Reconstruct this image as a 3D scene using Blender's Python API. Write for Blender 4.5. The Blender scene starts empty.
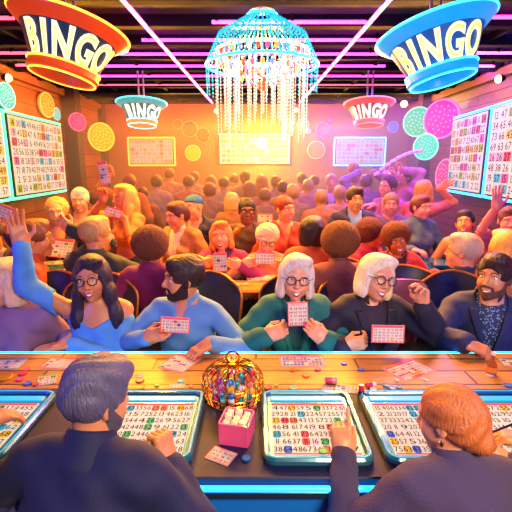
import bpy, math, random
import numpy as np
from mathutils import Vector, Matrix
rnd = random.Random(7)
PI = math.pi
sc = bpy.context.scene
COL = sc.collection
f32 = np.float32
V = lambda *a: np.array(a, dtype=float)

# ------------------------------------------------------------------ camera
CAMZ, FPX = 1.62, 420.0
PITCH = math.atan(91 / FPX)
cam_d = bpy.data.cameras.new('camera'); cam = bpy.data.objects.new('camera', cam_d); COL.objects.link(cam)
cam.location = (0, 0, CAMZ); cam.rotation_euler = (PI/2 - PITCH, 0, 0)
cam_d.sensor_width = 36; cam_d.lens = FPX / 512 * 36; cam_d.clip_start = 0.05; cam_d.clip_end = 100
sc.camera = cam

def ray(px, py):
    x = (px - 256) / FPX; y = -(py - 256) / FPX
    c, s = math.cos(PITCH), math.sin(PITCH)
    return V(x, c + y * s, -s + y * c)
def at(px, py, Y):
    d = ray(px, py); t = Y / d[1]
    return V(0, 0, CAMZ) + d * t
def onz(px, py, z):
    d = ray(px, py); t = (z - CAMZ) / d[2]
    return V(0, 0, CAMZ) + d * t
def onx(px, py, X):
    d = ray(px, py); t = X / d[0]
    return V(0, 0, CAMZ) + d * t

def unit(v):
    v = np.asarray(v, float); return v / (np.linalg.norm(v) + 1e-12)
def rot(axis, deg):
    a = unit(axis); t = math.radians(deg); c, s = math.cos(t), math.sin(t)
    x, y, z = a
    return np.array([[c+x*x*(1-c), x*y*(1-c)-z*s, x*z*(1-c)+y*s], [y*x*(1-c)+z*s, c+y*y*(1-c), y*z*(1-c)-x*s], [z*x*(1-c)-y*s, z*y*(1-c)+x*s, c+z*z*(1-c)]])
def frame(x, y):                 # columns x, y, z
    x = unit(x); z = unit(np.cross(x, y)); y = np.cross(z, x)
    return np.stack([x, y, z], 1)
I3 = np.eye(3)
def Rz(d): return rot((0, 0, 1), d)

# ------------------------------------------------------------------ materials
MATS = {}
def srgb(h):
    h = h.lstrip('#'); c = [int(h[i:i+2], 16) / 255 for i in (0, 2, 4)]
    return tuple((x/12.92 if x <= .04045 else ((x+.055)/1.055)**2.4) for x in c) + (1,)
def mat(name, col, rough=.5, metal=0, emit=None, es=0, bump=0, bscale=60, stretch=(1,1,1), sss=0, var=0, coat=0, sheen=0, alpha=1, trans=0, spec=.5):
    if name in MATS: return MATS[name]
    m = bpy.data.materials.new(name); m.use_nodes = True; MATS[name] = m
    nt = m.node_tree; b = nt.nodes['Principled BSDF']
    c = srgb(col) if isinstance(col, str) else col
    b.inputs['Base Color'].default_value = c; b.inputs['Roughness'].default_value = rough; b.inputs['Metallic'].default_value = metal
    b.inputs['Specular IOR Level'].default_value = spec
    if emit: b.inputs['Emission Color'].default_value = srgb(emit); b.inputs['Emission Strength'].default_value = es
    if sss: b.inputs['Subsurface Weight'].default_value = sss; b.inputs['Subsurface Radius'].default_value = (.012, .005, .003); b.inputs['Subsurface Scale'].default_value = 1
    if coat: b.inputs['Coat Weight'].default_value = coat
    if sheen: b.inputs['Sheen Weight'].default_value = sheen
    if trans: b.inputs['Transmission Weight'].default_value = trans
    tc = nt.nodes.new('ShaderNodeTexCoord'); mp = nt.nodes.new('ShaderNodeMapping'); mp.inputs['Scale'].default_value = stretch
    nt.links.new(tc.outputs['Object'], mp.inputs[0])
    nz = nt.nodes.new('ShaderNodeTexNoise'); nz.inputs['Scale'].default_value = bscale; nz.inputs['Detail'].default_value = 3
    nt.links.new(mp.outputs[0], nz.inputs['Vector'])
    if bump:
        bp = nt.nodes.new('ShaderNodeBump'); bp.inputs['Strength'].default_value = bump; bp.inputs['Distance'].default_value = .01
        nt.links.new(nz.outputs[0], bp.inputs['Height']); nt.links.new(bp.outputs[0], b.inputs['Normal'])
    v = var or .06
    hs = nt.nodes.new('ShaderNodeMix'); hs.data_type = 'RGBA'
    hs.inputs[6].default_value = tuple(x * (1 - v) for x in c[:3]) + (1,); hs.inputs[7].default_value = tuple(min(1, x * (1 + v)) for x in c[:3]) + (1,)
    nt.links.new(nz.outputs[0], hs.inputs[0]); nt.links.new(hs.outputs[2], b.inputs['Base Color'])
    return m
def cloth(name, col, **k):
    k.setdefault('bump', .15); k.setdefault('bscale', 180); k.setdefault('sheen', .04); k.setdefault('rough', .75)
    return mat('cloth_' + name, col, **k)
def skinm(col): return mat('skin_' + col, col, rough=.42, sss=.12, bscale=25, var=.05)
def hairm(col, r=.42, stretch=(1, 1, .1)): return mat('hair_' + col, col, rough=r, bump=.6, bscale=190, stretch=stretch, var=.35)
def knit(name, col):
    return mat('knit_' + name, col, rough=.85, bump=.5, bscale=260, sheen=.08, var=.12)
def glow(name, col, es, base=None): return mat('glow_' + name, base or col, rough=.4, emit=col, es=es)
def lit(name, col, es, k=.28):
    c = srgb(col); return mat('glow_' + name, tuple(v*k for v in c[:3]) + (1,), rough=.5, emit=col, es=es, spec=.06)
def dots(name, base, dot, scale=60):
    m = mat('cloth_' + name, base, rough=.7)
    nt = m.node_tree; b = nt.nodes['Principled BSDF']; tc = nt.nodes['Texture Coordinate']
    vo = nt.nodes.new('ShaderNodeTexVoronoi'); vo.inputs['Scale'].default_value = scale
    cr = nt.nodes.new('ShaderNodeValToRGB'); cr.color_ramp.elements[0].position = .28; cr.color_ramp.elements[1].position = .34
    cr.color_ramp.elements[0].color = srgb(dot); cr.color_ramp.elements[1].color = srgb(base)
    nt.links.new(tc.outputs['Object'], vo.inputs['Vector']); nt.links.new(vo.outputs['Distance'], cr.inputs[0]); nt.links.new(cr.outputs[0], b.inputs['Base Color'])
    return m
def planks(name, c1, c2, seam, axes='YZ', width=2.2, height=.16, rough=.45, bump=.5):
    if name in MATS: return MATS[name]
    m = bpy.data.materials.new(name); m.use_nodes = True; MATS[name] = m
    nt = m.node_tree; N = nt.nodes.new; L = nt.links.new; b = nt.nodes['Principled BSDF']; b.inputs['Roughness'].default_value = rough
    tc = N('ShaderNodeTexCoord'); sp = N('ShaderNodeSeparateXYZ'); cb = N('ShaderNodeCombineXYZ'); L(tc.outputs['Object'], sp.inputs[0])
    L(sp.outputs['XYZ'.index(axes[0])], cb.inputs[0]); L(sp.outputs['XYZ'.index(axes[1])], cb.inputs[1])
    br = N('ShaderNodeTexBrick'); br.inputs['Scale'].default_value = 1; br.inputs['Brick Width'].default_value = width; br.inputs['Row Height'].default_value = height
    br.inputs['Mortar Size'].default_value = .006; br.inputs['Mortar Smooth'].default_value = .2
    br.inputs['Color1'].default_value = srgb(c1); br.inputs['Color2'].default_value = srgb(c2); br.inputs['Mortar'].default_value = srgb(seam)
    L(cb.outputs[0], br.inputs['Vector'])
    mp = N('ShaderNodeMapping'); mp.inputs['Scale'].default_value = (2, 26, 1); L(cb.outputs[0], mp.inputs[0])
    nz = N('ShaderNodeTexNoise'); nz.inputs['Scale'].default_value = 3; nz.inputs['Detail'].default_value = 5; nz.inputs['Distortion'].default_value = .6; L(mp.outputs[0], nz.inputs['Vector'])
    mx = N('ShaderNodeMix'); mx.data_type = 'RGBA'; mx.blend_type = 'MULTIPLY'; mx.inputs[0].default_value = .75
    cr = N('ShaderNodeValToRGB'); cr.color_ramp.elements[0].position = .3; cr.color_ramp.elements[1].position = .65; cr.color_ramp.elements[0].color = (.42, .38, .36, 1); cr.color_ramp.elements[1].color = (1, 1, 1, 1)
    L(nz.outputs[0], cr.inputs[0]); L(br.outputs['Color'], mx.inputs[6]); L(cr.outputs[0], mx.inputs[7]); L(mx.outputs[2], b.inputs['Base Color'])
    bp = N('ShaderNodeBump'); bp.inputs['Strength'].default_value = bump; bp.inputs['Distance'].default_value = .02; bp.invert = True; L(br.outputs['Fac'], bp.inputs['Height']); L(bp.outputs[0], b.inputs['Normal'])
    return m

# ------------------------------------------------------------------ mesh helpers
def mkmesh(name, verts, faces, mats, mi=None, smooth=True):
    me = bpy.data.meshes.new(name)
    verts = np.asarray(verts, dtype=f32).reshape(-1, 3)
    if isinstance(faces, np.ndarray):
        n = len(faces); k = faces.shape[1] if n else 4
        me.vertices.add(len(verts)); me.vertices.foreach_set('co', verts.ravel())
        me.loops.add(n * k); me.loops.foreach_set('vertex_index', faces.astype(np.int32).ravel())
        me.polygons.add(n); me.polygons.foreach_set('loop_start', (np.arange(n) * k).astype(np.int32)); me.polygons.foreach_set('loop_total', np.full(n, k, np.int32))
        me.update(calc_edges=True)
    else:
        me.from_pydata(verts.tolist(), [], faces)
    if not isinstance(mats, (list, tuple)): mats = [mats]
    for m in mats: me.materials.append(m)
    n = len(me.polygons)
    if mi is not None: me.polygons.foreach_set('material_index', np.asarray(mi, np.int32))
    me.polygons.foreach_set('use_smooth', np.full(n, bool(smooth)))
    if smooth == 'auto':
        me.polygons.foreach_set('use_smooth', np.ones(n, bool)); me.set_sharp_from_angle(angle=math.radians(35))
    me.update(); return me

def tag(o, label=None, cat=None, group=None, kind=None):
    if label: o['label'] = label
    if cat: o['category'] = cat
    if group: o['group'] = group
    if kind: o['kind'] = kind
    return o
def empty(name, loc, label, cat, group=None):
    o = bpy.data.objects.new(name, None); COL.objects.link(o); o.location = tuple(loc); o.empty_display_size = .05
    return tag(o, label, cat, group)

class MB:
    """collects shapes, links them as one mesh object"""
    def __init__(s): s.v = []; s.f = []; s.m = []; s.n = 0
    def add(s, verts, faces, m=0):
        verts = np.asarray(verts, float).reshape(-1, 3)
        s.v.append(verts); s.f += [tuple(int(i) + s.n for i in f) for f in faces]; s.m += [m] * len(faces); s.n += len(verts); return s
    def box(s, c, h, R=I3, m=0, bev=0):
        hx, hy, hz = h
        if bev:
            b = min(bev, .9 * min(h)); vs = []; idx = {}
            for sx in (-1, 1):
                for sy in (-1, 1):
                    for sz in (-1, 1):
                        for a in range(3):
                            e = [hx - b, hy - b, hz - b]; e[a] = (hx, hy, hz)[a]
                            idx[(sx, sy, sz, a)] = len(vs); vs.append((sx*e[0], sy*e[1], sz*e[2]))
            fs = []
            for a in range(3):
                u, w = (a+1) % 3, (a+2) % 3
                for sg in (-1, 1):
                    q = []
                    for su, sw in ((-1,-1), (1,-1), (1,1), (-1,1)):
                        k = [0]*3; k[a] = sg; k[u] = su; k[w] = sw; q.append(idx[(*k, a)])
                    fs.append(q if sg > 0 else q[::-1])
            for a in range(3):          # edge faces, edge along axis a
                u, w = (a+1) % 3, (a+2) % 3
                for su in (-1, 1):
                    for sw in (-1, 1):
                        q = []
                        for sa, ax in ((-1, u), (1, u), (1, w), (-1, w)):
                            k = [0]*3; k[a] = sa; k[u] = su; k[w] = sw; q.append(idx[(*k, ax)])
                        fs.append(q if su*sw < 0 else q[::-1])
            for sx in (-1, 1):
                for sy in (-1, 1):
                    for sz in (-1, 1):
                        q = [idx[(sx, sy, sz, a)] for a in range(3)]; fs.append(q if sx*sy*sz > 0 else q[::-1])
            vs = np.array(vs)
        else:
            vs = np.array([(x, y, z) for x in (-hx, hx) for y in (-hy, hy) for z in (-hz, hz)])
            fs = [(0,1,3,2), (4,6,7,5), (0,4,5,1), (2,3,7,6), (0,2,6,4), (1,5,7,3)]
        return s.add(vs @ np.asarray(R).T + np.asarray(c), fs, m)
    def tube(s, pts, r, seg=8, m=0, closed=False, cap=True):
        pts = [np.asarray(p, float) for p in pts]; n = len(pts); rr = r if hasattr(r, '__len__') else [r]*n
        vs = []; up = None
        for i, p in enumerate(pts):
            a = pts[(i-1) % n] if closed or i > 0 else p; b = pts[(i+1) % n] if closed or i < n-1 else p
            t = unit(b - a)
            if up is None: up = V(0,0,1) if abs(t[2]) < .9 else V(1,0,0)
            x = unit(np.cross(up, t)); y = np.cross(t, x); up = y
            for k in range(seg):
                an = 2*PI*k/seg; vs.append(p + rr[i]*(math.cos(an)*x + math.sin(an)*y))
        fs = []
        for i in range(n if closed else n-1):
            j = (i+1) % n
            for k in range(seg): l = (k+1) % seg; fs.append((i*seg+k, i*seg+l, j*seg+l, j*seg+k))
        if cap and not closed: fs.append(tuple(range(seg))[::-1]); fs.append(tuple((n-1)*seg + k for k in range(seg)))
        return s.add(vs, fs, m)
    def lathe(s, prof, seg=32, c=(0,0,0), R=I3, m=0, ms=None):
        vs = []; fs = []; M = []
        for (r, z) in prof:
            for k in range(seg): a = 2*PI*k/seg; vs.append((r*math.cos(a), r*math.sin(a), z))
        base = s.n
        for i in range(len(prof)-1):
            for k in range(seg): l = (k+1) % seg; fs.append((i*seg+k, i*seg+l, (i+1)*seg+l, (i+1)*seg+k)); M.append(ms[i] if ms else m)
        s.add(np.array(vs) @ np.asarray(R).T + np.asarray(c), fs, m); s.m[-len(fs):] = M
        return s
    def ball(s, c, r, seg=12, rings=8, R=I3, m=0):
        r = r if hasattr(r, '__len__') else (r, r, r)
        vs = []; fs = []
        for i in range(rings+1):
            th = PI*i/rings
            for k in range(seg): a = 2*PI*k/seg; vs.append((r[0]*math.sin(th)*math.cos(a), r[1]*math.sin(th)*math.sin(a), r[2]*math.cos(th)))
        for i in range(rings):
            for k in range(seg): l = (k+1) % seg; fs.append((i*seg+k, (i+1)*seg+k, (i+1)*seg+l, i*seg+l))
        return s.add(np.array(vs) @ np.asarray(R).T + np.asarray(c), fs, m)
    def quad(s, c, hx, hy, R=I3, m=0):
        vs = np.array([(-hx,-hy,0), (hx,-hy,0), (hx,hy,0), (-hx,hy,0)]); return s.add(vs @ np.asarray(R).T + np.asarray(c), [(0,1,2,3)], m)
    def prism(s, poly, z0, z1, c=(0,0,0), R=I3, m=0, mtop=None):
        n = len(poly); vs = [(x, y, z0) for x, y in poly] + [(x, y, z1) for x, y in poly]
        s.add(np.array(vs) @ np.asarray(R).T + np.asarray(c), [tuple(range(n))[::-1]] + [(k, (k+1) % n, n+(k+1) % n, n+k) for k in range(n)], m)
        s.f.append(tuple(s.n - n + k for k in range(n))); s.m.append(m if mtop is None else mtop); return s
    def text(s, t, c, h, R=I3, m=0, cx=True, wscale=1, warp=None, bold=0):
        """text with cap height h in plane R[:,0],R[:,1]"""
        x = 0; parts = []
        for ch in t:
            g = glyph(ch, bold); parts.append((g, x)); x += g[2]
        W = x
        for g, x0 in parts:
            if len(g[0]) == 0: continue
            v = g[0].copy(); v[:, 0] += x0 - (W/2 if cx else 0); v[:, 1] -= .5 if cx else 0
            v = v * h; v[:, 0] *= wscale
            if warp: v = warp(v)
            else: v = v @ np.asarray(R).T + np.asarray(c)
            s.add(v, g[1], m)
        return W * h * wscale
    def build(s, name, mats, parent=None, origin=None, smooth='auto', loc=None):
        v = np.concatenate(s.v)
        org = np.asarray(parent.location if parent is not None else (0, 0, 0), float) if origin is None else np.asarray(origin, float)
        if origin is None and parent is not None and parent.parent is not None: org = np.asarray(parent.parent.location) + org
        me = mkmesh(name, v - org, s.f, mats, s.m, smooth)
        o = bpy.data.objects.new(name, me); COL.objects.link(o)
        if parent is not None: o.parent = parent
        elif origin is not None: o.location = tuple(org)
        if loc is not None: o.location = tuple(loc)
        return o

_G = {}
def glyph(ch, bold=0):
    key = (ch, bold)
    if key in _G: return _G[key]
    cu = bpy.data.curves.new('g', 'FONT'); cu.body = ch if ch != ' ' else '.'; cu.size = 1; cu.resolution_u = 2 if not bold else 6
    if bold: cu.offset = bold
    o = bpy.data.objects.new('g', cu); me = o.to_mesh()
    v = np.array([x.co[:] for x in me.vertices]) if len(me.vertices) else np.zeros((0, 3)); fs = [tuple(p.vertices) for p in me.polygons]
    o.to_mesh_clear(); bpy.data.objects.remove(o); bpy.data.curves.remove(cu)
    if ch == ' ': v = np.zeros((0, 3)); fs = []; w = .35
    else:
        v = v / .73; x0, x1 = v[:, 0].min(), v[:, 0].max(); v[:, 0] -= x0 - .06; w = x1 - x0 + .14
    _G[key] = (v, fs, w); return _G[key]

# ------------------------------------------------------------------ implicit surfaces
class Sh:
    """ordered list of (op, fn, k)"""
    def __init__(s, ops=None): s.o = list(ops) if ops else []
    def u(s, f, k=.02): s.o.append(('u', f, k)); return s
    def sub(s, f, k=.01): s.o.append(('s', f, k)); return s
    def inter(s, f): s.o.append(('i', f, 0)); return s
    def off(s, r): s.o.append(('o', r, 0)); return s
    def disp(s, f): s.o.append(('d', f, 0)); return s
    def copy(s): return Sh(s.o)
def cone(a, b, ra, rb):
    a = np.asarray(a, f32); b = np.asarray(b, f32); ab = b - a; L2 = float(ab @ ab) + 1e-9
    def f(P):
        q = P - a; t = np.clip(q @ ab / L2, 0, 1); return np.linalg.norm(q - t[:, None] * ab, axis=1) - (ra + (rb - ra) * t)
    return f
def ell(c, r, R=I3):
    c = np.asarray(c, f32); r = np.asarray(r, f32); R = np.asarray(R, f32)
    def f(P):
        q = (P - c) @ R; k0 = np.linalg.norm(q / r, axis=1); k1 = np.linalg.norm(q / (r*r), axis=1) + 1e-6
        return np.where(k0 < 1e-3, -r.min(), k0 * (k0 - 1) / k1)
    return f
def rbox(c, h, rd, R=I3):
    c = np.asarray(c, f32); h = np.asarray(h, f32) - rd; R = np.asarray(R, f32)
    def f(P):
        q = np.abs((P - c) @ R) - h
        return np.linalg.norm(np.maximum(q, 0), axis=1) + np.minimum(q.max(axis=1), 0) - rd
    return f
def plane(p, n):
    p = np.asarray(p, f32); n = unit(n).astype(f32)
    return lambda P: (P - p) @ n
def _smin(a, b, k):
    if k <= 0: return np.minimum(a, b)
    h = np.maximum(k - np.abs(a - b), 0) / k; return np.minimum(a, b) - h*h*k*.25
def evalsh(sh, P, act=None):
    v = np.full(len(P), 1e3, f32)
    for i, (op, f, k) in enumerate(sh.o):
        if op == 'o': v = v - f; continue
        if act is None or act[i] is None: sel = slice(None)
        else: sel = act[i]
        if act is not None and act[i] is not None and not sel.any(): continue
        Q = P[sel]; x = v[sel]
        if op == 'd': y = x + f(Q)
        else:
            g = f(Q).astype(f32)
            y = _smin(x, g, k) if op == 'u' else (-_smin(-x, g, k) if op == 's' else np.maximum(x, g))
        v[sel] = y
    return v
def mesh_sh(sh, lo, hi, h):
    B = 8; lo = np.asarray(lo, f32); n = np.ceil((np.asarray(hi) - lo) / (h*B)).astype(int)
    bi = np.stack(np.meshgrid(*[np.arange(k) for k in n], indexing='ij'), -1).reshape(-1, 3)
    cen = lo + (bi + .5) * (h*B); R = h*B*.87
    # coarse, keep each op's value
    v = np.full(len(cen), 1e3, f32); vals = []; offs = sum(f for op, f, k in sh.o if op == 'o')
    for op, f, k in sh.o:
        if op == 'o': v = v - f; vals.append(None); continue
        if op == 'd': vals.append(None); continue
        g = f(cen).astype(f32); vals.append(g)
        v = _smin(v, g, k) if op == 'u' else (-_smin(-v, g, k) if op == 's' else np.maximum(v, g))
    keep = np.abs(v) < R*1.5 + .01
    if not keep.any(): return np.zeros((0, 3)), np.zeros((0, 4), int)
    bi = bi[keep]; vals = [None if g is None else g[keep] for g in vals]
    loc = np.stack(np.meshgrid(*[np.arange(B+1)]*3, indexing='ij'), -1).reshape(-1, 3)
    allc = []; allv = []; quads = []; CH = 400
    N = (n * B + 2).astype(np.int64)
    gid = lambda c: (c[..., 0] * N[1] + c[..., 1]) * N[2] + c[..., 2]
    for s0 in range(0, len(bi), CH):
        b = bi[s0:s0+CH]; nb = len(b)
        g = (b[:, None, :] * B + loc[None]).astype(np.int64); P = (lo + g.reshape(-1, 3) * h).astype(f32)
        act = []
        for (op, f, k), vv in zip(sh.o, vals):
            if vv is None or op == 'i': act.append(None)
            else: act.append(np.repeat(vv[s0:s0+CH] < R*1.45 + k + offs + .012, len(loc)))
        v = evalsh(sh, P, act).reshape(nb, B+1, B+1, B+1); sg = v < 0
        ncr = np.zeros((nb, B, B, B), int)
        for dx in (0, 1):
            for dy in (0, 1):
                for dz in (0, 1): ncr += sg[:, dx:B+dx, dy:B+dy, dz:B+dz]
        mix = np.argwhere((ncr > 0) & (ncr < 8))
        if len(mix) == 0: continue
        ib, c = mix[:, 0], mix[:, 1:]
        acc = np.zeros((len(mix), 3)); cnt = np.zeros(len(mix))
        for ax in range(3):
            o1, o2 = (ax+1) % 3, (ax+2) % 3
            for p in (0, 1):
                for q in (0, 1):
                    a = c.copy(); a[:, o1] += p; a[:, o2] += q; e = a.copy(); e[:, ax] += 1
                    va = v[ib, a[:, 0], a[:, 1], a[:, 2]]; ve = v[ib, e[:, 0], e[:, 1], e[:, 2]]; cr = (va < 0) != (ve < 0)
                    t = np.where(cr, va / np.where(cr, va - ve, 1), 0); pos = a.astype(float); pos[:, ax] += t
                    acc += pos * cr[:, None]; cnt += cr
        gc = b[ib] * B + c
        allc.append(gid(gc.astype(np.int64))); allv.append(lo + (b[ib] * B + acc / cnt[:, None]) * h)
        for ax in range(3):
            o1, o2 = (ax+1) % 3, (ax+2) % 3
            sl = [slice(0, B)]*3; sl2 = list(sl); sl2[ax] = slice(1, B+1)
            s1 = sg[(slice(None), *sl)]; s2 = sg[(slice(None), *sl2)]
            cr = np.argwhere(s1 != s2)
            if len(cr) == 0: continue
            gg = b[cr[:, 0]] * B + cr[:, 1:]; ok = (gg[:, o1] > 0) & (gg[:, o2] > 0); cr = cr[ok]; gg = gg[ok].astype(np.int64)
            d1 = np.zeros(3, int); d1[o1] = 1; d2 = np.zeros(3, int); d2[o2] = 1
            q = np.stack([gid(gg), gid(gg-d1), gid(gg-d1-d2), gid(gg-d2)], 1)
            fl = s1[cr[:, 0], cr[:, 1], cr[:, 2], cr[:, 3]]; q[~fl] = q[~fl][:, ::-1]
            quads.append(q)
    if not quads: return np.zeros((0, 3)), np.zeros((0, 4), int)
    ids = np.concatenate(allc); vs = np.concatenate(allv); q = np.concatenate(quads)
    od = np.argsort(ids); ids = ids[od]; vs = vs[od]
    ix = np.clip(np.searchsorted(ids, q), 0, len(ids)-1); ok = (ids[ix] == q).all(1)
    return vs, ix[ok]
def join_meshes(L):
    vs = []; fs = []; n = 0
    for v, f in L:
        if len(f) == 0: continue
        vs.append(v); fs.append(f + n); n += len(v)
    if not vs: return np.zeros((0, 3)), np.zeros((0, 4), int)
    return np.concatenate(vs), np.concatenate(fs)
def link_mesh(name, vf, mats, parent=None, origin=None, mi=None):
    org = np.asarray(origin if origin is not None else (parent.location if parent is not None else (0, 0, 0)), float)
    me = mkmesh(name, vf[0] - org, vf[1], mats, mi, True)
    o = bpy.data.objects.new(name, me); COL.objects.link(o)
    if parent is not None: o.parent = parent
    else: o.location = tuple(org)
    return o
def copy_tree(o, parent=None):
    c = o.copy(); COL.objects.link(c); c.parent = parent
    for ch in list(o.children): copy_tree(ch, c)
    return c
# ------------------------------------------------------------------ people
Q = {'front': dict(head=.0038, hand=.003, cloth=.0065, body=.014, hair=.0045),
     'mid': dict(head=.0062, hand=.0048, cloth=.011, body=.022, hair=.0075),
     'far': dict(head=.011, hand=.008, cloth=.018, body=.03, hair=.012)}

def hand_ops(w, f, p, right, s, pose, r0=.0088):
    """w wrist, f finger direction, p palm direction"""
    f = unit(f); p = unit(p - f * (p @ f)); t = np.cross(f, p) * (1 if right else -1)
    G = lambda a, b, c: w + s * (a*f + b*t + c*p)
    R = np.stack([f, t, p], 1)
    sh = Sh(); sh.u(rbox(G(.048, 0, 0), (.046*s, .039*s, .013*s), .012*s, R), 0); sh.u(cone(G(-.006, 0, 0), G(.03, 0, 0), .0265*s, .025*s), .02)
    sh.u(ell(G(.03, .024, .008), (.034*s, .016*s, .016*s), R), .015)
    curls = {'open': (4, 6, 6), 'relaxed': (22, 28, 20), 'fist': (78, 88, 55), 'hold': (48, 42, 25), 'point': (6, 8, 5), 'pinch': (42, 48, 20), 'flat': (2, 8, 6)}[pose]
    for i, (y, L, rr) in enumerate(((.030, .074, 1.0), (.0105, .082, 1.02), (-.009, .076, .96), (-.027, .060, .85))):
        cu = curls
        if pose == 'point' and i > 0: cu = (70, 85, 50)
        if pose == 'pinch' and i > 0: cu = (30 + 8*i, 32 + 8*i, 20)
        spread = {'open': 7, 'relaxed': 3, 'flat': 6}.get(pose, 1.5) * (1.2 - i)
        pt = G(.088, y, 0); ang = 0; sd = math.radians(spread)
        base = f * math.cos(sd) + t * math.sin(sd); rad = r0 * rr * s
        pts = [pt]
        for sgl, c in zip((.44, .30, .26), cu):
            ang += math.radians(c); d = base * math.cos(ang) + p * math.sin(ang); pt = pt + d * L * sgl * s; pts.append(pt)
        sh.u(cone(G(.06, y*.8, 0), pts[0], rad*1.1, rad*1.08), .008)
        for a, b, k in ((0, 1, 1.05), (1, 2, .97), (2, 3, .88)): sh.u(cone(pts[a], pts[b], rad*k, rad*(k-.09)), .003)
    th = {'open': (.9, .35), 'flat': (.8, .15), 'relaxed': (.55, .6), 'fist': (.25, 1.0), 'hold': (.3, .9), 'point': (.3, .9), 'pinch': (.3, .95)}[pose]
    a0 = G(.022, .034, .006); d1 = unit(f*.75 + t*th[0] + p*th[1]*.8); a1 = a0 + d1*.042*s; d2 = unit(f*1.0 + t*(th[0]*.25 - (.35 if pose in ('fist', 'hold', 'pinch') else 0)) + p*th[1]*.45); a2 = a1 + d2*.034*s
    sh.u(cone(a0, a1, r0*1.35*s, r0*1.12*s), .012); sh.u(cone(a1, a2, r0*1.08*s, r0*.88*s), .003)
    return sh

def ik(a, c, l1, l2, hint):
    d = c - a; L = np.linalg.norm(d); tot = l1 + l2
    if L > tot*.985: k = L / (tot*.985); l1 *= k; l2 *= k
    u = d / L; x = (l1*l1 - l2*l2 + L*L) / (2*L); h = math.sqrt(max(l1*l1 - x*x, 0))
    n = hint - u * (hint @ u); return a + u*x + unit(n)*h

def head_shape(s, W, R, sex, full=True, chub=0, open_=0):
    E = lambda c, r, RR=R: ell(W(*c), [x*s for x in r], RR)
    sh = Sh().u(E((0, -.012, .036), (.075, .096, .087)), 0).u(E((0, .028, -.02), (.058 + chub, .062, .088)), .03)
    if not full: sh.u(E((0, .05, -.075), (.04, .034, .032)), .03); sh.u(cone(W(0, .09, .01), W(0, .108, -.022), .009*s, .014*s), .012); 
    else:
        jw = .046 if sex == 'm' else .038
        for g in (-1, 1):
            sh.u(E((g*.036, .052, -.03), (.026, .026, .024)), .025); sh.u(E((g*jw, .008, -.062), (.018, .032, .03)), .03)
        sh.u(E((0, .062, -.092), (.026 if sex == 'm' else .02, .024, .019)), .028)
        for g in (-1, 1): sh.u(cone(W(g*.016, .083, .033), W(g*.046, .068, .032), .012*s, .01*s), .014)
        for g in (-1, 1): sh.sub(ell(W(g*.032, .098, .012), (.019*s, .016*s, .013*s), R), .016)
        sh.u(cone(W(0, .084, .022), W(0, .107, -.016), .007*s, .0095*s), .012); sh.u(E((0, .105, -.022), (.0115, .0125, .010)), .006)
        for g in (-1, 1): sh.u(E((g*.012, .094, -.025), (.0085, .010, .008)), .006)
        sh.u(E((0, .083, -.053), (.024, .012, .007)), .01); sh.u(E((0, .081, -.066 - open_*.4), (.02, .012, .007)), .01)
    for g in (-1, 1):
        sh.u(ell(W(g*.078, -.008, .002), (.010*s, .019*s, .030*s), R @ rot((0, 0, 1), 0)), .008)
        if full: sh.sub(ell(W(g*.090, -.002, .004), (.007*s, .010*s, .018*s), R), .006)
    return sh

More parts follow.
